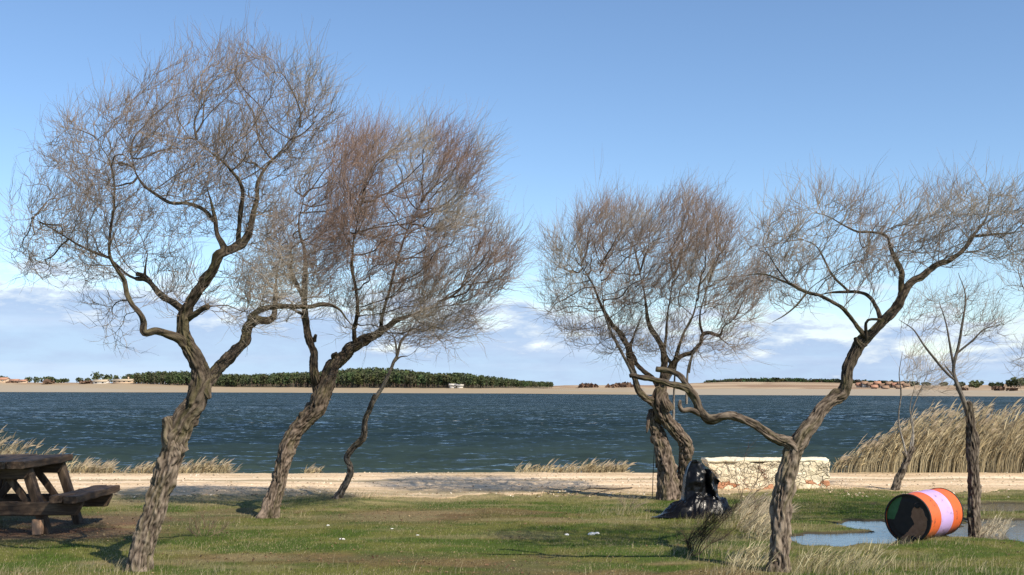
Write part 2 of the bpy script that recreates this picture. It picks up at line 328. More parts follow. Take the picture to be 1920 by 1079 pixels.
# puddle water: a level sheet that fills the hollows of the ground
m, nt, b = newmat('puddle_water'); b.inputs['Base Color'].default_value = (0.05, 0.05, 0.04, 1); b.inputs['Roughness'].default_value = 0.05; b.inputs['IOR'].default_value = 1.33
b.inputs['Specular IOR Level'].default_value = 0.5; bump(nt, b, tex(nt, 1.0, 4, 0.6, mp=(7, 13, 1)), 0.14, 0.02)
for i, P in enumerate(PUDW):
    P = np.array(P); x0, y0 = P.min(0) - 0.35; x1, y1 = P.max(0) + 0.35
    gx = np.linspace(x0, x1, 12); gy = np.linspace(y0, y1, 8); X, Y = np.meshgrid(gx, gy)
    mesh_obj('puddle', np.stack([X, Y, X * 0 - 0.018], -1).reshape(-1, 3), [grid(12, 8)], m)['kind'] = 'structure'

# ------------------------------------------------------------------ far shore
LD = EYE - LAKE
SH = [(-3500, 733.0), (-600, 734.0), (0, 735.5), (480, 736.5), (960, 738.5), (1180, 740.5), (1600, 742.5), (1920, 744.5), (2600, 747), (5000, 750)]
def shore_d(px): return LD * FPX / (np.interp(px, [a for a, _ in SH], [b for _, b in SH]) - HZ)
# height of the land above the shore, given as the photo row its top shows at and how far beyond the shore it lies
BAND = [(-3500, 719), (0, 719), (230, 718.5), (330, 721), (420, 724.5), (700, 726.5), (1040, 727.0), (1180, 727), (1240, 729), (2000, 733), (5000, 733)]
HILL = [(-3500, 714), (0, 714), (60, 717.5), (170, 718), (300, 720), (400, 719), (560, 715), (700, 710), (860, 714), (960, 720), (1030, 724), (1060, 723), (1180, 722.5), (1240, 723), (1300, 719), (1360, 717), (1480, 716.5), (1600, 719), (1720, 722.5), (1850, 722), (1950, 718), (2300, 712), (5000, 705)]
def zat(py, d): return EYE + (HZ - py) / FPX * d
def far_pt(px, t):
    """t = metres beyond the shore"""
    d0 = shore_d(px); d = d0 + t
    w1 = np.where(px > 1200, 40.0, 55.0)
    zb = zat(np.interp(px, *zip(*BAND)), d0 + w1); zh = zat(np.interp(px, *zip(*HILL)), d0 + 190)
    z = np.where(t < w1, LAKE - 0.35 + (zb - LAKE + 0.35) * ss(-4, w1 * 1.15, t) , zb + (zh - zb) * ss(w1, 190, t))
    z = np.where(t > 190, zh - (t - 190) * 0.01, z)
    dirx = (px - CX) / FPX
    return dirx * d, d, z
fpx = np.concatenate([np.arange(-3500, -200, 60), np.arange(-200, 2200, 6), np.arange(2200, 5000, 60)]).astype(float)
ft = np.array([-4, 0, 3, 6, 10, 15, 20, 26, 32, 38, 44, 50, 56, 64, 74, 86, 100, 115, 130, 150, 170, 190, 220, 300, 500, 900, 2000, 4500], float)
PX, T = np.meshgrid(fpx, ft); X, Y, Z = far_pt(PX, T)
Z = Z + (fbm(X * 0.05, Y * 0.05, 2, 4) - 0.5) * np.where(T > 5, 0.5, 0.1)
nn = fbm(X * 0.012, T * 0.06, 4, 4); n5 = fbm(X * 0.05, T * 0.25, 6, 3)
beach = np.array((0.34, 0.29, 0.22)); c = mixn(beach * np.ones(X.shape + (3,)), np.array((0.34, 0.27, 0.18)), ss(0.4, 0.6, nn))
field = mixn(np.array((0.42, 0.32, 0.21)) * np.ones(X.shape + (3,)), np.array((0.27, 0.18, 0.115)), ss(0.42, 0.6, n5))
c = mixn(c, field, ss(38, 62, T)); c = mixn(c, np.array((0.60, 0.52, 0.40)) * np.ones(X.shape + (3,)), ss(160, 200, T) * ss(1300, 1380, PX) * ss(1640, 1500, PX))
forest = ss(230, 420, PX) * ss(1045, 1000, PX) * ss(44, 56, T); c = mixn(c, np.array((0.10, 0.085, 0.05)) * np.ones(c.shape), forest)
c = mixn(c, np.array((0.60, 0.54, 0.44)) * np.ones(c.shape), ss(7, 3, T) * 0.8)
mesh_obj('far_shore', np.stack([X, Y, Z], -1).reshape(-1, 3), [grid(len(fpx), len(ft))], MAT['far'], attrs={'col': c.reshape(-1, 3)})['kind'] = 'structure'

# ------------------------------------------------------------------ pines of the far shore
def pine_mesh(mb_f, mb_t, x, y, z, h, wd, tone, dens=110, low=0.35):
    """umbrella-shaped stone pine: bare stem, lumpy crown of needle clumps"""
    n = dens; lob = rg.normal(0, 1, (6, 3)) * (0.22, 0.22, 0.10)
    k = rg.integers(0, 6, n); u = rg.normal(0, 1, (n, 3)); u /= np.linalg.norm(u, axis=1)[:, None]
    r = rg.uniform(0.55, 1, n)[:, None]
    cz = low + (1 - low) / 2
    p = (lob[k] + u * r * 0.32) * (wd, wd, 0) + np.stack([0 * k, 0 * k, (cz + (lob[k, 2] + u[:, 2] * r[:, 0] * 0.5) * (1 - low)) * h], 1)
    p[:, 2] = np.clip(p[:, 2], low * h * 0.9, h)
    s = rg.uniform(0.09, 0.17, n)[:, None] * wd
    a = rg.normal(0, 1, (n, 3)); a /= np.linalg.norm(a, axis=1)[:, None]; b2 = np.cross(a, rg.normal(0, 1, (n, 3))); b2 /= np.linalg.norm(b2, axis=1)[:, None]
    V = np.stack([p - a * s, p + a * s * .8 + b2 * s * .6, p + b2 * s * 1.1 - a * s * .2, p - b2 * s], 1) + (x, y, z)
    base = np.array(tone); cc = base[None] * (0.8 + 0.4 * rg.random((n, 1))) * (1, 1, 1)
    mb_f.add(V.reshape(-1, 3), quads=np.arange(n * 4).reshape(-1, 4)[:, [0, 3, 1, 2]], col=np.repeat(cc, 4, 0))
    P = np.array([[[0, 0, -0.5], [0.05 * wd, 0, low * h * .6], [0, 0, h * 0.75]]]) + (x, y, z)
    V, Q = tubes(P, np.array([[0.035 * h, 0.028 * h, 0.012 * h]]), 5)
    mb_t.add(V, quads=Q, col=np.tile((0.12, 0.09, 0.07), (len(V), 1)) * rg.uniform(0.7, 1.2))
PT = (0.072, 0.088, 0.042)
wood = MB(); FT = [(225, 706), (240, 702), (262, 698), (300, 697), (350, 696), (390, 701), (440, 702), (500, 701), (560, 698), (610, 696), (650, 692), (700, 689), (740, 691), (790, 697), (830, 700), (860, 699), (900, 703), (950, 709), (1000, 716), (1036, 723)]
ftx, fty = zip(*FT)
for i in range(1500):
    px = rnd.uniform(232, 1036); t = 50 + 150 * rnd.random() ** 1.3
    if px < 300 and t < 75 and 205 < px < 250: continue
    x, y, z = [float(v) for v in far_pt(np.array(px), np.array(t))]
    ztop = zat(np.interp(px, ftx, fty) + rnd.uniform(-0.8, 4.5), y); h = ztop - z
    front = t < 75
    h = min(h, rnd.uniform(6.2, 8.6) if front else rnd.uniform(8, 11)); h = max(h, 2.4)
    if not front: z = max(z, ztop - h - 0.0) if ztop - h > z else z
    pine_mesh(wood, wood, x, y, z - 0.2, h, rnd.uniform(2.3, 4.2) * min(1, h / 6), tuple(v * rnd.uniform(0.85, 1.15) for v in PT), 90, (0.12 if px < 450 else rnd.uniform(0.2, 0.34)) if front else 0.25)
wo_ = wood.build('pine_wood', MAT['pine'], smooth=False)
tag(wo_, 'long dark green pine wood on the low headland across the lake', 'pine wood', kind='stuff')
ridge = MB()
for i in range(420):
    px = rnd.uniform(1325, 1720); t = rnd.uniform(195, 300)
    x, y, z = [float(v) for v in far_pt(np.array(px), np.array(t))]
    tp = np.interp(px, [1325, 1370, 1450, 1560, 1640, 1720], [716, 709, 707, 710, 713, 715]) + rnd.uniform(0, 4)
    h = max(2.0, min(6, zat(tp, y) - z)); pine_mesh(ridge, ridge, x, y, z - .3, h, rnd.uniform(2.5, 4.5), tuple(v * rnd.uniform(0.6, 1.1) for v in (0.05, 0.065, 0.03)), 36, 0.15)
tag(ridge.build('pine_belt', MAT['pine'], smooth=False), 'thin dark belt of pines along the crest of the tan hill', 'pine belt', kind='stuff')
def far_tree(px, pytop, wpx, t, label, tone=PT, low=0.2, name='pine_tree', grp='single pines on the far shore', cat='pine tree'):
    x, y, z = [float(v) for v in far_pt(np.array(float(px)), np.array(float(t)))]
    h = zat(pytop, y) - z; f, k = MB(), MB()
    r = empty(name, (x, y, z), label, cat, grp)
    pine_mesh(f, k, 0, 0, -0.1, h, wpx / FPX * y * 0.95, tone, 150, low)
    f.build('crown', MAT['pine'], r, smooth=False); k.build('trunk', MAT['pine'], r)
for a in ((3, 704, 10, 90, 'small pine above the red roofs at the left edge, cut by the photo border'),
          (12, 706, 8, 90, 'small pine just right of the one cut by the left photo border'),
          (52, 707, 13, 70, 'left one of the twin small pines right of the red roofs'),
          (66, 707, 11, 70, 'right one of the twin small pines right of the red roofs'),
          (92, 706, 20, 60, 'broad round pine behind the grey bush on the left far shore'),
          (114, 711, 17, 60, 'low pine directly right of the broad round pine'),
          (126, 710, 9, 60, 'narrow low pine between the broad round pine and the white cottage'),
          (151, 708, 12, 75, 'small pine just left of the white cottage'),
          (164, 709, 10, 75, 'small pine touching the left end of the white cottage roof'),
          (180, 697, 17, 80, 'tallest lone pine, rising behind the white cottage'),
          (198, 703, 17, 80, 'round pine right behind the tallest lone pine'),
          (216, 703, 14, 85, 'round pine above the left end of the long tan building'),
          (1708, 716, 14, 120, 'first small pine right of the far village'),
          (1735, 717, 14, 130, 'second small pine right of the far village'),
          (1765, 717, 16, 130, 'low pine behind the leafless sapling on the right far shore'),
          (1800, 717, 18, 110, 'low rounded pine left of the dome shaped one on the right far shore'),
          (1833, 715, 26, 100, 'dome shaped dark pine on the right far shore'),
          (1862, 718, 16, 110, 'low pine right of the dome shaped pine'),
          (1876, 716, 12, 90, 'dark narrow pine left of the tall group at the right edge'),
          (1893, 711, 20, 90, 'left pine of the tall green group at the right edge'),
          (1912, 709, 22, 90, 'right pine of the tall green group at the right edge')):
    far_tree(*a)
for a in ((20, 716, 20, 62, 'brown thicket below the red roofs'), (92, 713, 24, 52, 'grey brown bush in front of the broad round pine'), (158, 715, 20, 52, 'reddish brown bush left of the white cottage'),
          (1872, 725, 22, 44, 'rust brown bush on the right far beach'), (1897, 727, 16, 42, 'smaller rust brown bush right of the larger one on the far beach'), (1805, 727, 20, 44, 'dull brown bush behind the reed tips on the right'),
          (1100, 722, 40, 60, 'flat brown bush on the low far shore in the middle'), (1160, 721.5, 50, 62, 'wide flat brown bush left of the double trunk tree on the far shore')):
    far_tree(*a, tone=(0.15, 0.095, 0.065), low=0.02, name='bush', grp='brown bushes on the far shore', cat='bush')

# ------------------------------------------------------------------ far houses
MAT['whitewash'] = plain('whitewash', (0.46, 0.43, 0.38), (0.58, 0.54, 0.48), 1, bmp=0)
MAT['tanwall'] = plain('tan_render', (0.42, 0.31, 0.21), (0.5, 0.38, 0.27), 1, bmp=0)
MAT['redroof'] = plain('red_tile', (0.34, 0.17, 0.11), (0.42, 0.24, 0.16), 1, bmp=0)
MAT['tanroof'] = plain('tan_tile', (0.40, 0.32, 0.22), (0.46, 0.38, 0.27), 1, bmp=0)
MAT['brownroof'] = plain('brown_tile', (0.24, 0.15, 0.10), (0.3, 0.2, 0.13), 1, bmp=0)
MAT['glass'] = plain('window_glass', (0.03, 0.035, 0.04), (0.04, 0.045, 0.05), 1, 0.15, 0.5, 0)
def box(mb, x0, x1, y0, y1, z0, z1, **a):
    V = [(x, y, z) for z in (z0, z1) for y in (y0, y1) for x in (x0, x1)]
    mb.add(V, quads=[(0, 2, 3, 1), (4, 5, 7, 6), (0, 1, 5, 4), (2, 6, 7, 3), (0, 4, 6, 2), (1, 3, 7, 5)], **a)
def house(px0, px1, pytop, pybase, t, label, wall, roof, nwin=2, chim=None, group=None, rh=0.42, name='house', cat='house'):
    pc = (px0 + px1) / 2; x, y, z = [float(v) for v in far_pt(np.array(pc), np.array(float(t)))]
    z = zat(pybase, y) if pybase else z
    W = (px1 - px0) / FPX * y; H = zat(pytop, y) - z; hw = H * (1 - rh); D = min(W, 9) * 0.8
    r = empty(name, (x, y, z), label, cat, group)
    mb = MB(); box(mb, -W / 2, W / 2, 0, D, -1.5, hw)
    mb.add([(-W/2, 0, hw), (-W/2, D, hw), (-W/2, D/2, H - .1), (W/2, 0, hw), (W/2, D, hw), (W/2, D/2, H - .1)], tris=[(0, 2, 1), (3, 4, 5)])
    mb.build('wall', MAT[wall], r, False)
    mb = MB(); o = 0.35; sl = (H - hw) / (D / 2)
    for s in (0, 1):
        ya, yb = (-o, D / 2) if s == 0 else (D + o, D / 2); za = hw - o * sl
        mb.add([(-W/2-o, ya, za), (W/2+o, ya, za), (W/2+o, yb, H), (-W/2-o, yb, H), (-W/2-o, ya, za+.2), (W/2+o, ya, za+.2), (W/2+o, yb, H+.2), (-W/2-o, yb, H+.2)],
               quads=[(0, 1, 2, 3), (4, 7, 6, 5), (0, 4, 5, 1), (1, 5, 6, 2), (0, 3, 7, 4)])
    rf = mb.build('roof', MAT[roof], r, False)
    for i in range(nwin):
        cx = -W / 2 + W * (i + 0.5) / nwin; mb = MB(); ww = min(0.5, W / nwin * .25); box(mb, cx - ww, cx + ww, -0.06, 0.1, hw * .38, hw * .78); mb.build('window', MAT['glass'], r, False)
    if chim is not None:
        mb = MB(); cx = -W / 2 + W * chim; box(mb, cx - .35, cx + .35, D * .4, D * .4 + .7, hw, H + 1.4); mb.build('chimney', MAT[wall], rf, False)
house(174, 199, 712.5, 720.5, 52, 'small white cottage with a pale gabled roof below the tallest pine', 'whitewash', 'tanroof', 2)
house(211, 246, 711.5, 718.0, 54, 'long tan building with one chimney at the left end of the pine wood', 'tanwall', 'tanroof', 4, 0.75)
house(-14, 11, 708.5, 717.0, 66, 'red roofed house cut by the left photo edge', 'tanwall', 'redroof', 2, group='red roofed houses on the left far shore')
house(18, 33, 711.5, 717.5, 66, 'small red roofed house right of the one cut by the photo edge', 'tanwall', 'redroof', 2, group='red roofed houses on the left far shore')
house(34, 48, 712.5, 718, 64, 'red roofed shed nearest the twin small pines', 'tanwall', 'redroof', 1, group='red roofed houses on the left far shore')
house(843, 854, 720.5, 725.5, 47, 'white boxy cottage at the foot of the pine wood, left one of the pair', 'whitewash', 'whitewash', 1, group='pair of white cottages')
house(857, 868, 721.5, 725.5, 47, 'lower white cottage at the foot of the pine wood, right one of the pair', 'whitewash', 'whitewash', 1, group='pair of white cottages')
vill = [(1612, 722), (1622, 719.5), (1633, 721.5), (1646, 719), (1656, 723.5), (1668, 720), (1679, 722), (1690, 720), (1700, 723), (1640, 726), (1661, 727.5), (1686, 726.5)]
tones = [('tanwall', 'redroof'), ('whitewash', 'brownroof'), ('tanwall', 'brownroof')]
vl = ['tan house with red roof at the left end of the far village', 'white house with brown roof, second from the left in the far village', 'tan house with brown roof, third from the left in the far village',
      'tan red roofed house, fourth from the left in the upper village row', 'white house with brown roof in the middle of the village, set low', 'tan brown roofed house right of the village middle, upper row',
      'red roofed house, third from the right in the upper village row', 'white house with brown roof, second from the right in the upper village row', 'tan house with brown roof at the right end of the far village',
      'leftmost red roofed house of the lower village row', 'white brown roofed house in the middle of the lower village row', 'tan brown roofed house at the right end of the lower village row']
for i, (px, py) in enumerate(vill):
    wl, rf = tones[i % 3]; house(px - 4.5, px + 4.5, py - 3.2, py + 2.6, 95 if py < 725 else 70, vl[i], wl, rf, 1, group='houses of the far village', rh=0.5)

# ------------------------------------------------------------------ trees
def catmull(P, step):
    P = np.asarray(P, float); Pp = np.vstack([2 * P[0] - P[1], P, 2 * P[-1] - P[-2]]); out = []
    for i in range(1, len(Pp) - 2):
        L = np.linalg.norm(Pp[i + 1, :3] - Pp[i, :3]); n = max(2, int(L / step)); t = np.linspace(0, 1, n, endpoint=False)[:, None]
        a, b, c, d = Pp[i - 1], Pp[i], Pp[i + 1], Pp[i + 2]
        out.append(0.5 * (2 * b + (c - a) * t + (2 * a - 5 * b + 4 * c - d) * t * t + (3 * b - a - 3 * c + d) * t ** 3))
    out.append(Pp[-2][None]); o = np.vstack(out)
    lin_r = np.maximum(o[:, 3], 0.002); o[:, 3] = lin_r; return o
def limb_mesh(mb, pts, rough=1.0, seed=0.0, flare=False, gnarl=1.0):
    """pts (n,4): x y z r. Furrowed limb with a rounded end."""
    rmax = pts[:, 3].max(); step = 0.012 if rmax > 0.05 else 0.018 if rmax > 0.02 else 0.03
    S = catmull(pts, step); n = len(S); sides = 60 if rmax > 0.07 else 32 if rmax > 0.03 else 14 if rmax > 0.012 else 8
    w_ = min(0.35 * rmax, 0.010) * gnarl; Lq = np.concatenate([[0], np.cumsum(np.linalg.norm(np.diff(S[:, :3], axis=0), axis=1))])
    for i in range(n): S[i, :3] += np.array(noise.noise_vector(Vector((Lq[i] * 5.5 + seed, seed, 2.0)))) * w_ * min(1, Lq[i] * 6) + np.array(noise.noise_vector(Vector((Lq[i] * 13 + seed, 7.0, seed)))) * w_ * 0.4
    T = np.gradient(S[:, :3], axis=0); T /= np.linalg.norm(T, axis=1)[:, None] + 1e-9
    A = np.zeros((n, 3)); a = np.cross(T[0], (0.3, 0.9, 0.2)); a /= np.linalg.norm(a); 
    for i in range(n):
        a = a - T[i] * (a @ T[i]); a /= np.linalg.norm(a); A[i] = a
    B = np.cross(T, A); L = np.concatenate([[0], np.cumsum(np.linalg.norm(np.diff(S[:, :3], axis=0), axis=1))])
    ang = np.arange(sides) * 2 * np.pi / sides; V = np.zeros((n, sides, 3)); H = np.zeros((n, sides)); BC = np.zeros((n, sides, 3))
    for i in range(n):
        r = S[i, 3]; tw = L[i] * 1.1
        for j in range(sides):
            c, s_ = math.cos(ang[j] + tw * 0.25), math.sin(ang[j] + tw * 0.25); q = max(r, 0.02)
            v = Vector((c * q * 34 + seed, s_ * q * 34, L[i] * 7.5 + seed * 3))
            wob = noise.noise(v * 0.45) * 0.9
            f = abs(noise.noise(Vector((v.x + wob, v.y + wob, v.z)))) * 2.2
            f2 = noise.noise(Vector((v.x * 2.2, v.y * 2.2, v.z * 3.4 + 9)))
            big = noise.noise(Vector((c * 0.9 + seed, s_ * 0.9, L[i] * 3.0 + seed)))
            knot = max(0.0, noise.noise(Vector((c * 1.3 + seed * 2, s_ * 1.3, L[i] * 5.5 - seed))) - 0.22)
            hgt = min(1.0, f) * 0.62 + 0.38 * (f2 + 0.5)
            ck = abs(noise.noise(Vector((c * 1.7 + seed * 1.3, s_ * 1.7 + wob * 0.08, L[i] * 1.5 + seed)))); ck = max(0.0, 1 - ck / 0.05) * (r > 0.04)
            hgt *= 1 - 0.8 * ck
            rr = r * (1 + gnarl * (0.26 * big + 0.9 * knot)) + rough * (min(r * 0.26, 0.023)) * (hgt - 0.55) - 0.16 * r * ck
            if flare: rr *= 1 + 0.26 * math.exp(-L[i] / 0.08) * (1 + 0.7 * math.cos(3 * ang[j] + seed))
            V[i, j] = S[i, :3] + rr * (math.cos(ang[j]) * A[i] + math.sin(ang[j]) * B[i]); H[i, j] = hgt
            BC[i, j] = (v.x, v.y, v.z)
    k = np.arange(n - 1)[:, None] * sides; s = np.arange(sides)[None, :]; s2 = (s + 1) % sides
    Q = np.stack([k + s, k + s2, k + sides + s2, k + sides + s], -1).reshape(-1, 4)
    Vf = V.reshape(-1, 3); Hf = H.ravel(); BCf = BC.reshape(-1, 3)
    top = S[-1, :3] + T[-1] * S[-1, 3] * 0.25; i0 = n * sides
    tr = np.stack([(n - 1) * sides + np.arange(sides), (n - 1) * sides + (np.arange(sides) + 1) % sides, np.full(sides, i0)], 1)
    mb.add(np.vstack([Vf, top[None]]), quads=Q, tris=tr, hgt=np.append(Hf, 0.7), bc=np.vstack([BCf, BCf[-1:]]))
    return S
def to_world(line, d, dy0=0.0):
    """line: (px,py,width_px[,dy]) -> (n,4); dy = metres behind the base distance"""
    out = []
    for i, p in enumerate(line):
        dy = p[3] if len(p) > 3 else dy0; dd = d + dy; q = at(p[0], p[1], dd); out.append((*q, p[2] * 0.87 / 2 / FPX * dd))
    o = np.array(out)
    if line[-1][2] <= 5 and len(o) > 2: o[-1, 3] *= 0.35; o[-2, 3] *= 0.7
    return o
def colonize(seeds, att, step=0.06, di=0.9, dk=0.11, trop=(0.14, 0, 0.16), iters=90, seed=1):
    g = np.random.default_rng(seed); pos = [tuple(s) for s in seeds]; par = [-1] * len(pos); att = np.array(att); trop = np.array(trop)
    for it in range(iters):
        if not len(att): break
        kd = kdtree.KDTree(len(pos))
        for i, p in enumerate(pos): kd.insert(p, i)
        kd.balance(); near = {}; alive = np.ones(len(att), bool)
        for k in range(len(att)):
            co, i, d = kd.find(att[k])
            if d < dk: alive[k] = False
            elif d < di or it < 3: near.setdefault(i, []).append(k)
        new = 0
        for i, ks in near.items():
            p = np.array(pos[i]); v = att[ks] - p; v /= np.linalg.norm(v, axis=1)[:, None]; v = v.mean(0)
            if par[i] >= 0:
                u = p - np.array(pos[par[i]]); v = v + 0.55 * u / (np.linalg.norm(u) + 1e-9)
            v = v / (np.linalg.norm(v) + 1e-9) + trop + g.normal(0, 0.27, 3); v /= np.linalg.norm(v)
            q = p + v * step; _, _, dd = kd.find(q)
            if dd > step * 0.45: pos.append(tuple(q)); par.append(i); new += 1
        att = att[alive]
        if not new: break
    return np.array(pos), np.array(par)
def sample_crown(poly, n, d, depth, g, hollow=0.0, dyc=0.0):
    P = np.array(poly, float); out = []
    lo, hi = P.min(0), P.max(0); mx = None
    while len(out) < n:
        u = lo + (hi - lo) * g.random((n * 2, 2)); u = u[g.random(len(u)) < 0.12 + ss(0.40, 0.60, fbm(u[:, 0] / 42 + n, u[:, 1] / 60, 5, 3))]; sd = -poly_sd(u[:, 0], u[:, 1], P); u = u[sd > 0]; sd = sd[sd > 0]
        if mx is None: mx = sd.max()
        u[:, 1] += 38 * np.clip((lo[1] + 260 - u[:, 1]) / 260, 0, 1)
        e = np.sqrt(np.clip(sd / mx, 0, 1)) * depth; dy = g.uniform(-1, 1, len(u)) * e + dyc
        for (a, b), y in zip(u, dy): out.append(at(a, b, d + y))
    return np.array(out[:n])
def crown(root, base, limbs, poly, d, depth, natt, grow_below, seed, red=0.5, tip_r=0.0022, whip=(0.14, 0.40), wprob=1.0, dk=0.11, trop=(0.14, 0, 0.16), extra=None, droop_y=None, dyc=0.0):
    g = np.random.default_rng(seed)
    seeds = []; srad = []
    for S in limbs:
        k = max(1, int(0.12 / max(1e-3, np.linalg.norm(S[1, :3] - S[0, :3]))))
        for s in list(S[::k]) + [S[-1]]:
            if s[2] > grow_below: seeds.append(s[:3]); srad.append(s[3])
    att = sample_crown(poly, natt, d, depth, g, dyc=dyc)
    if extra:
        for pl, n_, dp in extra: att = np.vstack([att, sample_crown(pl, n_, d, dp, g, dyc=dyc)])
    ns = len(seeds); pos, par = colonize(np.array(seeds), att, dk=dk, seed=seed, trop=trop)
    n = len(pos); cnt = np.zeros(n); kids = [[] for _ in range(n)]
    for i in range(n - 1, ns - 1, -1):
        kids[par[i]].append(i)
    for i in range(n - 1, ns - 1, -1):
        if not kids[i]: cnt[i] = 1
        cnt[par[i]] += cnt[i]
    rad = tip_r * 0.98 * np.maximum(cnt, 1) ** 0.56
    for i in range(ns): rad[i] = min(rad[i], srad[i] * 0.8)
    sm = pos.copy()
    for _ in range(1):
        s2 = sm.copy()
        for i in range(ns, n):
            if kids[i]:
                k = max(kids[i], key=lambda q: cnt[q]); s2[i] = 0.5 * sm[i] + 0.25 * sm[par[i]] + 0.25 * sm[k]
        sm = s2
    mb = MB(); starts = []
    for i in range(n):
        ks = sorted(kids[i], key=lambda q: -cnt[q])
        starts += [(i, k) for k in (ks if i < ns else ks[1:])]
    bylen = {}
    for i, k in starts:
        ch = [i, k]
        while kids[ch[-1]]: ch.append(max(kids[ch[-1]], key=lambda q: cnt[q]))
        bylen.setdefault(len(ch), []).append(ch)
    grey = np.array((0.24, 0.20, 0.16)); pale = np.array((0.44, 0.38, 0.30)); rd = np.array((0.32, 0.215, 0.165)); drk = np.array((0.055, 0.043, 0.034))
    zmin, zmax = pos[ns:, 2].min(), pos[ns:, 2].max()
    def colr(p, r):
        t = np.clip((p[:, 2] - zmin) / (zmax - zmin), 0, 1); nz = fbm(p[:, 0] * 1.5 + seed, p[:, 2] * 1.5, seed, 3)
        c = mixn(grey * np.ones((len(p), 3)), rd, np.clip((t * 0.9 + (nz - 0.5) * 2.2), 0, 1) * red * ss(0.012, 0.003, r))
        c = mixn(c, pale * np.ones((len(p), 3)), ss(0.5, 0.7, 1 - nz) * 0.6)
        return mixn(c, drk * np.ones((len(p), 3)), ss(0.003, 0.008, r) * 0.9)
    for ln, chs in bylen.items():
        ch = np.array(chs); P = sm[ch]; Rr = rad[ch].copy(); Rr[:, 0] = Rr[:, 1]; Rr[:, -1] *= 0.7
        big = Rr[:, 0] > 0.008
        for sel, sd in ((big, 6), (~big, 3)):
            if sel.any():
                V, Q = tubes(P[sel], Rr[sel], sd); mb.add(V, quads=Q, col=colr(V, np.repeat(Rr[sel].ravel(), sd)))
    # whips: long curved twigs that follow their branch and bend up and to the lee side
    idx = np.array([i for i in range(ns, n) if cnt[i] <= 5]); idx = np.repeat(idx, 2); idx = idx[g.random(len(idx)) < wprob * np.where(cnt[idx] <= 1, 1.0, 0.55)]
    W = len(idx); p0 = sm[idx]; u = p0 - sm[par[idx]]; u /= np.linalg.norm(u, axis=1)[:, None] + 1e-9
    up = np.full(W, 0.42); 
    if droop_y is not None: up = np.where(p0[:, 2] < droop_y, -0.35, up)
    dr = u * 0.85 + g.normal(0, 0.38, (W, 3)) + np.stack([np.full(W, 0.20), np.zeros(W), up], 1); dr /= np.linalg.norm(dr, axis=1)[:, None]
    ln = g.uniform(*whip, W) * np.where(g.random(W) < 0.05, 1.35, 1.0); bend = g.normal(0, 0.30, (W, 3)) + np.stack([np.full(W, 0.12), np.zeros(W), up * 0.7], 1)
    def shoot(p0, dr, ln, bend, K, r0):
        s = np.linspace(0, 1, K)[None, :, None]; P = p0[:, None, :] + (dr[:, None, :] * s + bend[:, None, :] * s * s * 0.55) * ln[:, None, None]
        P[:, 1:-1] += g.normal(0, 0.06, P[:, 1:-1].shape) * ln[:, None, None] * 0.6
        Rr = r0 * (1 - 0.7 * np.linspace(0, 1, K))[None] * np.ones((len(p0), 1)); V, Q = tubes(P, Rr, 3); mb.add(V, quads=Q, col=colr(V, np.repeat(Rr.ravel(), 3))); return P
    P = shoot(p0, dr, ln, bend, 6, tip_r * 1.05)
    for frac in (1, 2, 3):
        sel = g.random(W) < 0.55; q = P[sel, frac]; v = P[sel, frac + 1] - P[sel, frac]; v /= np.linalg.norm(v, axis=1)[:, None]
        v = v + g.normal(0, 0.38, v.shape); v[:, 2] += up[sel] * 0.35; v /= np.linalg.norm(v, axis=1)[:, None]
        shoot(q, v, ln[sel] * g.uniform(0.35, 0.7, sel.sum()), bend[sel], 4, tip_r * 0.75)
    V0 = np.array(base)
    for i in range(len(mb.v)): mb.v[i] = mb.v[i] - V0
    mb.build('crown', MAT['twig'], root, False)
    return n
def tree(px, py, label, lines, grow_px, poly, depth, natt, seed, matn='bark', name='bare_tree', group=None, cat='tree', rough=1.0, flare=True, pale=None, **kw):
    bx, d = ground_at(px, py); base = (bx, d, float(gz(np.array([bx]), np.array([d]))[0]))
    r = empty(name, base, label, cat, group); mb = MB(); LS = []
    for i, ln in enumerate(lines):
        wpt = to_world(ln, d); 
        if i == 0 or (flare == 2 and i == 1): wpt[0, 2] = base[2] - 0.06
        S = limb_mesh(mb, wpt, rough, seed + i * 3.7, flare=(i == 0 or (flare == 2 and i == 1)), gnarl=1.0 if wpt[0, 3] > 0.02 else 0.6); LS.append(S)
    for i in range(len(mb.v)): mb.v[i] = mb.v[i] - np.array(base)
    mb.build('trunk', MAT[matn], r)
    if pale:
        mp = MB()
        for i, ln in enumerate(pale): LS.append(limb_mesh(mp, to_world(ln, d), 0.4, seed + 50 + i, gnarl=0.5))
        for i in range(len(mp.v)): mp.v[i] = mp.v[i] - np.array(base)
        mp.build('pale_limb', MAT['bark_pale'], r)
    if poly: crown(r, base, LS, poly, d, depth, natt, at(0, grow_px, d)[2], seed, **kw)
    return r
G = 'leafless leaning trees on the lakeside lawn'
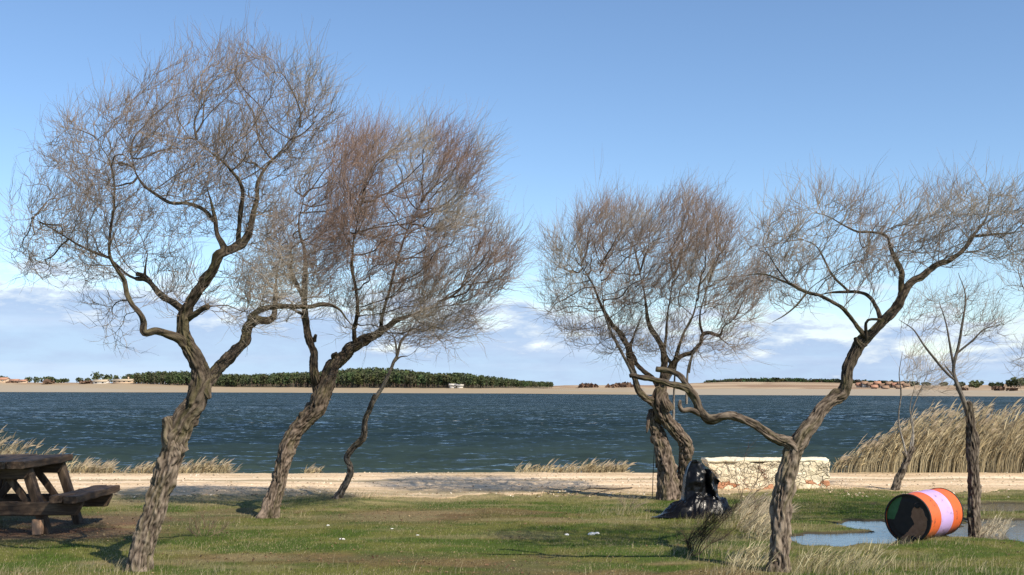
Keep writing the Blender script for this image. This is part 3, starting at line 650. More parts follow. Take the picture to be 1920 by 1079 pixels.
# tree at the left
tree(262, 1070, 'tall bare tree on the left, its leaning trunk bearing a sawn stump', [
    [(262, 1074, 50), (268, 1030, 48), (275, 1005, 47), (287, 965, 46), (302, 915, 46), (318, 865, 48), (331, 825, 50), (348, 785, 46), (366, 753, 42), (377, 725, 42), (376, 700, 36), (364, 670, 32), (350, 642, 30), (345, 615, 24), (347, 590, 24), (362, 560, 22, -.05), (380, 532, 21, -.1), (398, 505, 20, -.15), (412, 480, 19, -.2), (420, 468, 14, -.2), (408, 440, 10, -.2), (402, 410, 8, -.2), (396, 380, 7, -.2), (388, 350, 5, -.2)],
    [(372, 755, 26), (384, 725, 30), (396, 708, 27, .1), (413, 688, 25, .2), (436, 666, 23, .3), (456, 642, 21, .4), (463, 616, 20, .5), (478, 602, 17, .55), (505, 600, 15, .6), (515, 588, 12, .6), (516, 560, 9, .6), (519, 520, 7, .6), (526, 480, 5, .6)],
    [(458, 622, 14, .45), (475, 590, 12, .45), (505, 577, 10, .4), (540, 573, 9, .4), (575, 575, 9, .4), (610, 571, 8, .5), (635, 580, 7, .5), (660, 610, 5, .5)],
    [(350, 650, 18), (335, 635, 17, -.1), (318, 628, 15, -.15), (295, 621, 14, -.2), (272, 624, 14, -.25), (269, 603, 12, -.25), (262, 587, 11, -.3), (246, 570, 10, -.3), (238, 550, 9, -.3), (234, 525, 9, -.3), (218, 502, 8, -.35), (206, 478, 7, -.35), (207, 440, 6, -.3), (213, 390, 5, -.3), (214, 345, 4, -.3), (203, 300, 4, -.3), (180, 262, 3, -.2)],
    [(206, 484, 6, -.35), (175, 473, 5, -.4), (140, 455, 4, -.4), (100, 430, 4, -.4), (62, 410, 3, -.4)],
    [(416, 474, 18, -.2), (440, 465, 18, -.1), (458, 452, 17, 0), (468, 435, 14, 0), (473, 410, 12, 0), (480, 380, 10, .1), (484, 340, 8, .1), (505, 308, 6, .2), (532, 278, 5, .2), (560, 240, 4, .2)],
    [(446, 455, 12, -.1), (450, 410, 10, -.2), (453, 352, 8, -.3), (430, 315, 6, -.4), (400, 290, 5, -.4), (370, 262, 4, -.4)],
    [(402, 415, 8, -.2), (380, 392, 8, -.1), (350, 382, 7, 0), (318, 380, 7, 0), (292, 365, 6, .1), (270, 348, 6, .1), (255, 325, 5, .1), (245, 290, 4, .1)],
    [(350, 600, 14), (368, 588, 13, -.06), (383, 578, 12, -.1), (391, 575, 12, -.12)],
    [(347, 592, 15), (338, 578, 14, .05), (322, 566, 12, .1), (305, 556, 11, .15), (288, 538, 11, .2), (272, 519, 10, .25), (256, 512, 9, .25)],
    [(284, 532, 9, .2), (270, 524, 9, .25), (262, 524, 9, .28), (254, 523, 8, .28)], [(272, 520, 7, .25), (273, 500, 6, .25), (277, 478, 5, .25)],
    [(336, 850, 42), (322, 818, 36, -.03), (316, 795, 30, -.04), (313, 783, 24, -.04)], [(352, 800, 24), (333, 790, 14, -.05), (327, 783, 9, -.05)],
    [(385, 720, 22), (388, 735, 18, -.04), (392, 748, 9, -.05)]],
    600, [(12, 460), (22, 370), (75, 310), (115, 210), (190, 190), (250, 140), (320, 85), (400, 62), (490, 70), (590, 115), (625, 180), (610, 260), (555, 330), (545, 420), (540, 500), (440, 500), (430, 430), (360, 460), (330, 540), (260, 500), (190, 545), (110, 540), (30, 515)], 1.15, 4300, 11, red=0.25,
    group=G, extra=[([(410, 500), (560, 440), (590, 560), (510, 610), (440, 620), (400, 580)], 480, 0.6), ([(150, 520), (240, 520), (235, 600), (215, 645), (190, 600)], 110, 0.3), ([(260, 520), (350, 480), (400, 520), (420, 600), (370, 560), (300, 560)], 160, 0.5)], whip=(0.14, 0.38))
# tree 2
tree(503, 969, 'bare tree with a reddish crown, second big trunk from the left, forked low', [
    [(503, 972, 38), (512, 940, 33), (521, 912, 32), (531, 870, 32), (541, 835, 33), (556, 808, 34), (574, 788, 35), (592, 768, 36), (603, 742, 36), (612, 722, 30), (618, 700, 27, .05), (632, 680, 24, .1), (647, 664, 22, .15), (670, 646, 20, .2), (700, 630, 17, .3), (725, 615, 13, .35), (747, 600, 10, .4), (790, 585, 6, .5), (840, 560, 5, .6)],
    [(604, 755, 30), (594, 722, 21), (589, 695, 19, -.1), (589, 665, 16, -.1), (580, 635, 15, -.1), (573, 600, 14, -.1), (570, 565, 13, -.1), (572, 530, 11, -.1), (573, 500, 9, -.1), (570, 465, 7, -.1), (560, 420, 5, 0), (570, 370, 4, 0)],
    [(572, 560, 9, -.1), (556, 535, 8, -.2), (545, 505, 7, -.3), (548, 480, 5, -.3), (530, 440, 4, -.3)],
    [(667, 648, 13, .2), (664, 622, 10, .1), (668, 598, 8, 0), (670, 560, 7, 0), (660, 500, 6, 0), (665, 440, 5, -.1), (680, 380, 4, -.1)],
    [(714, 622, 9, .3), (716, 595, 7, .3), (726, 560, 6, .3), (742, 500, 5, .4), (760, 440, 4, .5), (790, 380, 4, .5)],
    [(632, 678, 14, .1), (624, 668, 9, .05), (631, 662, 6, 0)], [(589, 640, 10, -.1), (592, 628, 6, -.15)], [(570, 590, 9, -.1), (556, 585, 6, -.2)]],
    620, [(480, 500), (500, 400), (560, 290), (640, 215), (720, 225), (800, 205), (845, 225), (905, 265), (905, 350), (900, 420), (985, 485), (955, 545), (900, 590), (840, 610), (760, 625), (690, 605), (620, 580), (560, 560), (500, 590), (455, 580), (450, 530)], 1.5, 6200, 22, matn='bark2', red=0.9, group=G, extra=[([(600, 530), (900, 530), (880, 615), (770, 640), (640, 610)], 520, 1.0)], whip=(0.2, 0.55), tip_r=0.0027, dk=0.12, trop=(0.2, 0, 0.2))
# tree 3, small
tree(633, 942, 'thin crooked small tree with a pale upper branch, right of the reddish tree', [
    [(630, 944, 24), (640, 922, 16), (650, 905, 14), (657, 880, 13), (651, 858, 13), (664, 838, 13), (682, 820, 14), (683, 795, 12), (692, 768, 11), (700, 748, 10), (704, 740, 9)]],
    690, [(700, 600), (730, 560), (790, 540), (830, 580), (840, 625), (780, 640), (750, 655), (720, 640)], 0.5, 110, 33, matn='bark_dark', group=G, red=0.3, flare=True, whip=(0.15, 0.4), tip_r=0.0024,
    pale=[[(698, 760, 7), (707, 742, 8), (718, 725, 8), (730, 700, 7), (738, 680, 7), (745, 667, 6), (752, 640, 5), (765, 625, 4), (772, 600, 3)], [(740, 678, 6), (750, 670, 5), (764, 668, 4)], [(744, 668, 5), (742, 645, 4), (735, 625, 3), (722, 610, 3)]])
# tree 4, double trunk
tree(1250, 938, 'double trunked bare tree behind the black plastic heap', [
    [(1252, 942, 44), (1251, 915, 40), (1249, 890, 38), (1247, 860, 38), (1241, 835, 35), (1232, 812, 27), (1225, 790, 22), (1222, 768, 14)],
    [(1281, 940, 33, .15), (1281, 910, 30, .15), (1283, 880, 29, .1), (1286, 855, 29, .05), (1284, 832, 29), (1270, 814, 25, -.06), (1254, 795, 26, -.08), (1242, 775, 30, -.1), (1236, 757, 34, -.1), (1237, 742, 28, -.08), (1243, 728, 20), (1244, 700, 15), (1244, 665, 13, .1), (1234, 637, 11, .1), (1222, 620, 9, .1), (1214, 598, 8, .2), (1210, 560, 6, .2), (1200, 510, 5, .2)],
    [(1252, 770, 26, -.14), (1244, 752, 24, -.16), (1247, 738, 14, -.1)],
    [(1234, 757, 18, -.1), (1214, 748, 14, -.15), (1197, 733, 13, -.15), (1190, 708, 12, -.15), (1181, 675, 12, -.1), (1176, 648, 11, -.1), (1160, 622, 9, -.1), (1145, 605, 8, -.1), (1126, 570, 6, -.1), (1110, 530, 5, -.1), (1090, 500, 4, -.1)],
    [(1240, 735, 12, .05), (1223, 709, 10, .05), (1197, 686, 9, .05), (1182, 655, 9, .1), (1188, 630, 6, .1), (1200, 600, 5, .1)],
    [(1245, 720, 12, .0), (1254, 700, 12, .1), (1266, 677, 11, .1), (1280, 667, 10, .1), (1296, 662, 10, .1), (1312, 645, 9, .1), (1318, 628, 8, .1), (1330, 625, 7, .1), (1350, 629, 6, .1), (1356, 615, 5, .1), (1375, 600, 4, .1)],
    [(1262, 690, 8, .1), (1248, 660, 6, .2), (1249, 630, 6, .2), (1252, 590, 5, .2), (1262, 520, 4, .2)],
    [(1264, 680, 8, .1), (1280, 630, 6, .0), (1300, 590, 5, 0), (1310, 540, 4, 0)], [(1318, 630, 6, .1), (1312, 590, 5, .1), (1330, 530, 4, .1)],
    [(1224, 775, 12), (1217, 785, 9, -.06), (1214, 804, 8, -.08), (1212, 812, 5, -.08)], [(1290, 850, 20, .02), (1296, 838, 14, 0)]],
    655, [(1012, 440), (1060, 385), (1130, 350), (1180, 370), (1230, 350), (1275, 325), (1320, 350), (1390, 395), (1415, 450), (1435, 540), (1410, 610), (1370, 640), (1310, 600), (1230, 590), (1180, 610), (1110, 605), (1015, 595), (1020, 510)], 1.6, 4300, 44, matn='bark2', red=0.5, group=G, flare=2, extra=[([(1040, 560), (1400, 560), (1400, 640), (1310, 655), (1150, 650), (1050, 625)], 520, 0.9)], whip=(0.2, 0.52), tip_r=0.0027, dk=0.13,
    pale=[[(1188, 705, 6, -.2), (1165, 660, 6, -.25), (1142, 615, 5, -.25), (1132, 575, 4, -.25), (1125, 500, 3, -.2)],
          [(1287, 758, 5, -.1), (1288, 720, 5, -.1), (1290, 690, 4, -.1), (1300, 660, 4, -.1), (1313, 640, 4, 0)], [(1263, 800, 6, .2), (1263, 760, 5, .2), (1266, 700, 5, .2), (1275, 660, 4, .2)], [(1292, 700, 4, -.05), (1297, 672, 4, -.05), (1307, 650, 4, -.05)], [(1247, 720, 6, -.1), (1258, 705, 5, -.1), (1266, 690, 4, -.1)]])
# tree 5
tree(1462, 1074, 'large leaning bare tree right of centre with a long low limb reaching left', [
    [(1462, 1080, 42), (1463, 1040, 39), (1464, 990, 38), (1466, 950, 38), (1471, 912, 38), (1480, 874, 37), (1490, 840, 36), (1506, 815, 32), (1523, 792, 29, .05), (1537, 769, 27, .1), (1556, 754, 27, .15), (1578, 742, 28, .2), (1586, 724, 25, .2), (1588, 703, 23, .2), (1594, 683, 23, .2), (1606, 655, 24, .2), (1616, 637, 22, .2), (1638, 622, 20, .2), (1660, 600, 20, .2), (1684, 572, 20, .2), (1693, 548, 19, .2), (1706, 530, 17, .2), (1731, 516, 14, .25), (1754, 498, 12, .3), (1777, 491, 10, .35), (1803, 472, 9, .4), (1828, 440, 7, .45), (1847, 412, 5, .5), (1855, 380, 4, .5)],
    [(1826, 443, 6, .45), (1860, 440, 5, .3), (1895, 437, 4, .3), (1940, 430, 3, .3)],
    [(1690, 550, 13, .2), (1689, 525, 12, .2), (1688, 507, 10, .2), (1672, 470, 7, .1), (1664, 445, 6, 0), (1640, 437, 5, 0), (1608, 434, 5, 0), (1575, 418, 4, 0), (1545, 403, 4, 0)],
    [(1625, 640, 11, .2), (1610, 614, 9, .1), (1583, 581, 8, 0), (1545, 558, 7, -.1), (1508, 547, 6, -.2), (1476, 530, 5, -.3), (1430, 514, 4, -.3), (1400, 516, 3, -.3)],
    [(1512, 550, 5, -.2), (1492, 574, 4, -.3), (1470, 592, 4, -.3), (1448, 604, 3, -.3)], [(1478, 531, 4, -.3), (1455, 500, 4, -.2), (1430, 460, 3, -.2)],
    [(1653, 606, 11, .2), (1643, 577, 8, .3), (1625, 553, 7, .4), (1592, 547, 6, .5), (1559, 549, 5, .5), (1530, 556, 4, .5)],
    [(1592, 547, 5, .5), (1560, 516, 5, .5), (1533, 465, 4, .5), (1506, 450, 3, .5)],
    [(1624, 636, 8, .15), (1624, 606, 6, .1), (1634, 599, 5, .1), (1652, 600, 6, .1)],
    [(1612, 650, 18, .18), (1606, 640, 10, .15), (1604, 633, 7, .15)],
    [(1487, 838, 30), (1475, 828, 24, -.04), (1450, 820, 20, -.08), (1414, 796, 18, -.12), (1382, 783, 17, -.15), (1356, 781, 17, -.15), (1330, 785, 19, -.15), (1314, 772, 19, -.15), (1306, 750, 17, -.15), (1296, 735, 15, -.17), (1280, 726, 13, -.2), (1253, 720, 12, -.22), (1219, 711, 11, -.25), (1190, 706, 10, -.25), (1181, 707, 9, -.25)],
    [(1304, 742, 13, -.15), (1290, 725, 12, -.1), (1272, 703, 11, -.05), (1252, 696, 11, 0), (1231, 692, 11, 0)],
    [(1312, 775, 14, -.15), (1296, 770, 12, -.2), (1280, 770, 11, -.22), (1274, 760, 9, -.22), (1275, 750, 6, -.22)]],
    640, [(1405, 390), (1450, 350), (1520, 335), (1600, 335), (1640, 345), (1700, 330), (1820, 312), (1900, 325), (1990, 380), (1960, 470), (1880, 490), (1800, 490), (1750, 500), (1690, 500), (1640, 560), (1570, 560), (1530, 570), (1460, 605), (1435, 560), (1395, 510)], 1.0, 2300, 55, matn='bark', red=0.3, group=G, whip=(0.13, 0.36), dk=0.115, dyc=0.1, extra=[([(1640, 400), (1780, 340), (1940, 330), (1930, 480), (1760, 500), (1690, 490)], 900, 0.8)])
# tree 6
tree(1829, 1002, 'slender pollarded tree with an upright dark trunk behind the striped drum', [
    [(1829, 1006, 28), (1828, 963, 25), (1827, 912, 25), (1824, 860, 23), (1821, 815, 21), (1819, 780, 20), (1817, 762, 17), (1816, 754, 13)]],
    740, [(1690, 545), (1740, 520), (1800, 495), (1850, 520), (1885, 590), (1880, 620), (1830, 640), (1800, 600), (1760, 620), (1700, 620), (1670, 580)], 0.8, 210, 66, matn='bark_dark', red=0.2, group=G, whip=(0.15, 0.42), wprob=0.7, tip_r=0.002, dk=0.12,
    pale=[[(1817, 790, 10), (1812, 769, 11), (1804, 745, 10), (1793, 718, 9), (1788, 700, 7), (1789, 680, 7), (1796, 655, 6), (1805, 604, 5), (1810, 553, 4), (1797, 512, 3)],
          [(1790, 712, 6), (1777, 702, 5), (1749, 669, 5), (1731, 646, 4), (1712, 618, 4), (1685, 600, 3)], [(1789, 690, 5), (1784, 665, 5), (1773, 604, 4), (1760, 565, 3)], [(1788, 705, 5), (1775, 690, 4), (1770, 682, 3)], [(1795, 662, 5), (1822, 640, 4), (1847, 617, 4), (1884, 608, 3)]])
# tree 7
tree(1677, 921, 'stubby dark leaning trunk with pale shoots behind the drum', [
    [(1676, 924, 17), (1684, 900, 15), (1693, 878, 14), (1702, 860, 13), (1709, 846, 11), (1713, 838, 7)], [(1700, 858, 8), (1694, 848, 5, -.1)]],
    800, [(1680, 650), (1700, 630), (1780, 640), (1800, 680), (1760, 730), (1690, 725)], 0.7, 150, 77, matn='bark_dark', red=0.1, group=G, whip=(0.3, 0.75), wprob=0.8, tip_r=0.0026, dk=0.16,
    pale=[[(1702, 862, 6), (1697, 842, 4), (1688, 808, 4), (1685, 777, 3), (1689, 738, 3), (1686, 700, 2.5), (1692, 660, 2)], [(1710, 845, 5), (1712, 810, 4), (1708, 780, 3), (1722, 740, 3), (1740, 700, 2.5)], [(1704, 852, 4), (1712, 800, 3), (1706, 765, 3), (1716, 720, 2)]])
# tree 8: stands outside the right edge, its twigs reach into the picture
bx = 6.2
tree(2210, 1000, 'leafless tree outside the right edge whose outer twigs reach into view', [
    [(2210, 1006, 40), (2190, 960, 38), (2150, 880, 34), (2120, 800, 30), (2080, 740, 24), (2040, 700, 18), (1990, 670, 10), (1950, 650, 6)],
    [(2120, 800, 24), (2140, 700, 20), (2120, 600, 16), (2060, 560, 12), (2000, 570, 8), (1940, 580, 5)], [(2140, 700, 18), (2220, 560, 14), (2260, 450, 8)]],
    720, [(1878, 480), (1930, 440), (2100, 330), (2300, 380), (2330, 540), (2200, 620), (2000, 620), (1940, 600), (1880, 560)], 1.2, 1100, 88, matn='bark', red=0.3, group=G, extra=[([(1895, 640), (1960, 610), (1990, 680), (1940, 700), (1900, 690)], 90, 0.4)])

# ------------------------------------------------------------------ grass
def lawn(n, x0, x1, y0, y1, hmin, hmax, wid, seed, dens_fn=None, tint=None, K=3, lean=0.35):
    g = np.random.default_rng(seed); x = g.uniform(x0, x1, n); y = g.uniform(y0, y1, n); p = pud_sd(x, y)
    keep = (p > 0.03) & (g.random(n) < np.where(p < 0.3, 0.6, 1.0)) | (p > -0.22) & (fbm(x * 5, y * 3, 41, 3) > 0.6) & (g.random(n) < .5)
    if dens_fn is not None: keep &= g.random(n) < dens_fn(x, y)
    x, y, p = x[keep], y[keep], p[keep]; c, edge, br = zone_col(x, y, p)
    keep = g.random(len(x)) < (1 - 0.15 * br) * (1 - 0.6 * ss(-0.6, 1.6, y - edge)); x, y, p, c, br = x[keep], y[keep], p[keep], c[keep], br[keep]; n = len(x)
    z = gz(x, y, p) - 0.004; h = g.uniform(hmin, hmax, n) * (0.6 + 0.9 * fbm(x * 1.3, y * 1.3, 12, 3)) * (1 - 0.55 * br)
    a = g.uniform(0, 2 * np.pi, n); ld = np.stack([np.cos(a) * 0.5 + 0.35, np.sin(a) * 0.5, np.zeros(n)], 1) * lean * h[:, None] * g.uniform(0.3, 1.8, (n, 1))
    s = np.linspace(0, 1, K)[None, :, None]; base = np.stack([x, y, z], 1)[:, None, :]
    P = base + ld[:, None, :] * s ** 1.6 + np.array((0, 0, 1.0)) * (h[:, None, None] * s * (1 - 0.18 * s))
    W = wid * g.uniform(0.6, 1.3, (n, 1)) * (1 - 0.85 * np.linspace(0, 1, K)[None]); b = g.uniform(0, np.pi, n); side = np.stack([np.cos(b), np.sin(b) * 0.6, 0 * b], 1)
    V, Q = ribbons(P, W, side); dry = g.random(n) < 0.10 + 0.28 * ss(0.45, 0.65, fbm(x * 1.7, y * 2.6, 55, 3)); cc = c * g.uniform(0.7, 1.5, (n, 1)); cc[g.random(n) < 0.18] *= 0.45; cc[dry] = np.array((0.38, 0.32, 0.18)) * g.uniform(0.7, 1.2, (dry.sum(), 1))
    if tint is not None: k = g.random(n) < tint[1]; cc[k] = np.array(tint[0]) * g.uniform(0.6, 1.25, (k.sum(), 1))
    return V, Q, np.repeat(cc, K * 2, 0)
mb = MB()
V, Q, c = lawn(400000, -9.0, 9.5, 9.6, 19.3, 0.012, 0.032, 0.006, 1); mb.add(V, quads=Q, col=c)
V, Q, c = lawn(26000, -9.0, 9.5, 9.6, 17.5, 0.03, 0.075, 0.005, 2, lambda x, y: ss(0.5, 0.75, fbm(x * 0.9, y * 1.2, 13, 3)) * 0.9 + 0.05); mb.add(V, quads=Q, col=c)
tag(mb.build('lawn_grass', MAT['blade'], smooth=False), 'short patchy green grass of the lawn', 'grass', kind='stuff')
STR = ((0.42, 0.36, 0.22), 0.62)
def tuft_d(spots):
    def f(x, y):
        d = np.zeros(len(x))
        for px, py, rx, ry, a in spots: d = np.maximum(d, a * blob(x, y, px, py, rx, ry))
        return d * ss(0.38, 0.62, fbm(x * 2.6, y * 2.6, 58, 3))
    return f
mb = MB(); GS = tuft_d([(1395, 985, 0.45, 0.9, 1), (1400, 1040, 0.6, 0.6, .8), (1350, 1075, 0.8, 0.45, .8), (1560, 1075, 1.2, 0.4, .9), (1700, 1080, 1.0, 0.4, .7), (1860, 1072, 0.9, .4, .6), (1240, 1078, 0.6, .35, .5), (1845, 1003, 0.35, 0.22, .9), (1870, 995, 0.3, 0.25, .7),
     (1470, 1060, 0.25, 0.3, 1), (250, 1078, 0.8, 0.3, .6), (420, 1075, .9, .3, .5), (100, 1078, 1, .3, .4), (660, 936, 0.35, 0.4, .8), (380, 985, 0.3, 0.35, .5), (1180, 965, 0.5, 0.6, .35), (505, 968, .3, .2, .7), (700, 1078, 1.2, .2, .25), (1440, 919, 1.1, .2, .8), (1540, 921, .3, .25, .7), (1640, 1022, 1.2, .12, .5), (1900, 966, .8, .2, .5), (1300, 985, .5, .25, .6)])
V, Q, c = lawn(210000, -6.5, 7.5, 9.6, 19.2, 0.06, 0.17, 0.005, 3, GS, STR, 4, 0.8); mb.add(V, quads=Q, col=c)
tag(mb.build('long_grass', MAT['blade'], smooth=False), 'long wind bent straw coloured grass round the trunks and in the foreground', 'grass', kind='stuff')

def scatter(n, x0, x1, y0, y1, size, cols, seed, name, mat, label, cat, dens, lift, solid):
    g = np.random.default_rng(seed); x = g.uniform(x0, x1, n); y = g.uniform(y0, y1, n); p = pud_sd(x, y); k = (p > 0.1) & (g.random(n) < dens(x, y)); x, y, p = x[k], y[k], p[k]; n = len(x)
    z = gz(x, y, p) + lift; c = np.stack([x, y, z], 1); s = size * g.uniform(0.4, 1.5, n)[:, None]; a = g.uniform(0, 6.28, n)
    u = np.stack([np.cos(a), np.sin(a), g.normal(0, .35, n)], 1) * s; v = np.stack([-np.sin(a), np.cos(a), g.normal(0, .35, n)], 1) * s * 0.6; w = np.stack([0 * a, 0 * a, 0 * a + 1], 1) * s * 0.7
    cc = np.array(cols)[g.integers(0, len(cols), n)] * g.uniform(0.6, 1.3, (n, 1)); b = np.arange(n)[:, None]
    if solid:
        V = np.stack([c + u, c + v, c - u, c - v, c + w], 1); F = (b * 5)[:, :, None] + np.array([(0, 1, 4), (1, 2, 4), (2, 3, 4), (3, 0, 4)])[None]; o = mesh_obj(name, V.reshape(-1, 3), [F.reshape(-1, 3)], mat, attrs={'col': np.repeat(cc, 5, 0)}, smooth=False)
    else:
        V = np.stack([c + u, c + v + w * .3, c - u, c - v], 1); o = mesh_obj(name, V.reshape(-1, 3), [np.arange(n * 4).reshape(-1, 4)], mat, attrs={'col': np.repeat(cc, 4, 0)}, smooth=False)
    tag(o, label, cat, kind='stuff')
scatter(26000, -9, 9, 9.8, 18.2, 0.012, [(0.16, 0.09, 0.05), (0.24, 0.14, 0.08), (0.30, 0.22, 0.12), (0.07, 0.05, 0.03)], 21, 'dead_leaves', MAT['blade'], 'dead leaves and bits of bark lying in the lawn', 'dead leaves', lambda x, y: zone_col(x, y, pud_sd(x, y))[2] * 0.8 + 0.10, 0.012, False)
scatter(9000, -12, 12, 17.6, 22.9, 0.022, [(0.50, 0.40, 0.28), (0.34, 0.25, 0.16), (0.62, 0.54, 0.42), (0.24, 0.17, 0.11)], 22, 'gravel', MAT['far'], 'loose stones and clods scattered over the pale track', 'gravel', lambda x, y: ss(.35, .7, fbm(x * 1.2, y * 5, 23, 3)), 0.004, True)

# ------------------------------------------------------------------ reeds
def reeds(n, footprint, h_fn, seed, name, label, lean=(0.42, 0.1), leaves=3, wid=0.011, c0=(0.37, 0.315, 0.20), plume=0.35):
    """footprint: world polygon; h_fn(x,y) height in metres"""
    g = np.random.default_rng(seed); P = np.array(footprint); lo, hi = P.min(0), P.max(0); pts = []
    while len(pts) < n:
        u = lo + (hi - lo) * g.random((n, 2)); pts += list(u[poly_sd(u[:, 0], u[:, 1], P) < 0])
    u = np.array(pts[:n]); x, y = u[:, 0], u[:, 1]; z = np.minimum(gz(x, y), 0.1); H = h_fn(x, y) * (0.62 + 0.5 * g.random(n) ** 0.8) 
    ok = H > 0.04; x, y, z, H = x[ok], y[ok], np.maximum(z[ok], LAKE - 0.2), H[ok]; n = len(x)
    ln = (lean[0] * (0.5 + fbm(x * 0.9, y * 0.9, seed, 3)) + g.normal(0, lean[1], n)) * H; ly = g.normal(0, 0.08, n) * H
    K = 6; s = np.linspace(0, 1, K)[None, :]
    S = np.stack([x[:, None] + ln[:, None] * s ** 1.9, y[:, None] + ly[:, None] * s ** 2, z[:, None] + H[:, None] * (s - 0.10 * s ** 3)], 2)
    mb = MB(); tone = (0.65 + 0.65 * g.random((n, 1))) * np.array(c0); tone[g.random(n) < 0.25] *= (1.25, 1.2, 1.1); tone[g.random(n) < 0.2] *= (0.42, 0.38, 0.34); tone *= (0.7 + 0.6 * fbm(x * 1.5, y * 2.5, seed + 3, 3))[:, None]
    V, Q = ribbons(S, wid * 0.7 * (1.1 - 0.6 * s) * np.ones((n, 1)), np.tile((1.0, 0.1, 0), (n, 1))); mb.add(V, quads=Q, col=np.repeat(tone, K * 2, 0))
    for l in range(leaves):
        f = g.uniform(0.25, 0.95, n); k = np.minimum((f * (K - 1)).astype(int), K - 2); fr = (f * (K - 1) - k)[:, None]
        p0 = S[np.arange(n), k] * (1 - fr) + S[np.arange(n), k + 1] * fr; L = g.uniform(0.18, 0.42, n) * np.clip(H / 1.4, 0.35, 1.2)
        sg = np.where(g.random(n) < 0.82, 1, -1); dx = sg * g.uniform(0.25, 0.8, n); dz = g.uniform(0.5, 1.3, n); s3 = np.linspace(0, 1, 4)[None, :]
        Lf = np.stack([p0[:, 0:1] + (dx * L)[:, None] * s3, p0[:, 1:2] + (g.normal(0, .3, n) * L)[:, None] * s3, p0[:, 2:3] + (dz * L)[:, None] * s3 - (0.35 * L)[:, None] * s3 ** 2.2], 2)
        sd = np.stack([-dz, g.normal(0, .3, n), np.abs(dx)], 1); sd /= np.linalg.norm(sd, axis=1)[:, None]
        V, Q = ribbons(Lf, wid * 1.3 * np.array([[0.8, 1, 0.7, 0.1]]) * np.ones((n, 1)), sd); mb.add(V, quads=Q, col=np.repeat(tone * g.uniform(0.8, 1.25, (n, 1)), 8, 0))
    pl = np.where(g.random(n) < plume)[0]
    for r_ in range(5):
        p0 = S[pl, -1]; m_ = len(pl); L = g.uniform(0.08, 0.2, m_)[:, None]; s3 = np.linspace(0, 1, 3)[None, :]; a = g.uniform(0.5, 1.6, m_)[:, None]
        Lf = np.stack([p0[:, 0:1] + L * s3, p0[:, 1:2] + g.normal(0, .04, (m_, 1)) * s3, p0[:, 2:3] + L * a * s3 - L * .35 * s3 ** 2], 2)
        V, Q = ribbons(Lf, wid * 1.2 * np.array([[0.6, 1, 0.1]]) * np.ones((m_, 1)), np.tile((-0.2, 0, 1.0), (m_, 1))); mb.add(V, quads=Q, col=np.repeat(np.array(((0.45, 0.37, 0.26),)) * g.uniform(0.7, 1.2, (m_, 1)), 6, 0))
    return tag(mb.build(name, MAT['reed'], smooth=False), label, 'reeds', kind='stuff')
def hR(x, y):
    px = x / y * FPX + CX; top = np.interp(px, [1555, 1580, 1620, 1660, 1700, 1760, 1830, 2100], [866, 846, 806, 778, 762, 750, 746, 740])
    return np.maximum(0.1, (EYE + (HZ - top) / FPX * y) + 0.15 * (y - 23) * 0) * (0.78 + 0.42 * fbm(x * 1.1, y * 1.1, 71, 3))
reeds(11000, [(6.35, 22.75), (17, 22.75), (19, 27.5), (8.6, 27), (7.2, 25)], hR, 5, 'reed_bed', 'tall tan reed bed bent by the wind on the right shore', lean=(0.5, 0.1), wid=0.013)
def hL(x, y):
    px = x / y * FPX + CX; return np.interp(px, [-400, 0, 60, 120, 150, 200, 240], [1.3, 0.85, 0.62, 0.42, 0.3, 0.15, 0.1]) * (0.55 + 0.8 * fbm(x * 2, y * 2, 72, 3))
reeds(1500, [(-16, 22.75), (-7.0, 22.75), (-7.2, 24.0), (-16, 25)], hL, 6, 'reed_bed', 'low pale reeds on the left shore behind the picnic table', lean=(0.35, 0.12), leaves=2, plume=0.2)
def hT(c, r, a):
    return lambda x, y: a * np.exp(-((x - c) / r) ** 4) * (0.6 + 0.8 * fbm(x * 3, y * 3, 73, 3))
def fp(px0, px1, y0=22.65, y1=23.7): return [((px0 - CX) / FPX * y0, y0), ((px1 - CX) / FPX * y0, y0), ((px1 - CX) / FPX * y1, y1), ((px0 - CX) / FPX * y1, y1)]
reeds(560, fp(245, 425), lambda x, y: 0.08 + 0.36 * (fbm(x * 2.5, y * 2, 74, 3) - .3), 7, 'reed_tuft', 'low tan reed tuft on the shore behind the left tree', lean=(0.3, 0.25), leaves=3, plume=0.15, wid=0.012)
reeds(420, fp(130, 205), lambda x, y: 0.05 + 0.34 * (fbm(x * 2.5, y * 2, 79, 3) - .3), 12, 'reed_tuft', 'low reed tuft between the picnic table and the left tree', lean=(0.3, 0.2), leaves=3, plume=0.15, wid=0.012)
reeds(420, fp(1090, 1172), lambda x, y: 0.11 + 0.1 * fbm(x * 3, y, 75, 2), 8, 'reed_tuft', 'rounded low tuft of straw on the shore left of the double trunk tree', lean=(0.5, 0.4), leaves=4, plume=0.1)
reeds(260, fp(965, 1090), lambda x, y: 0.06 + 0.1 * fbm(x * 3, y, 76, 2), 9, 'reed_tuft', 'sparse flat tuft of straw on the shore in the middle', lean=(0.5, 0.4), leaves=3, plume=0.1)
reeds(60, fp(570, 600), lambda x, y: 0.08 + 0 * x, 10, 'reed_tuft', 'tiny straw tuft on the shore between the reddish tree and the crooked one', lean=(0.5, 0.4), leaves=3, plume=0.1)

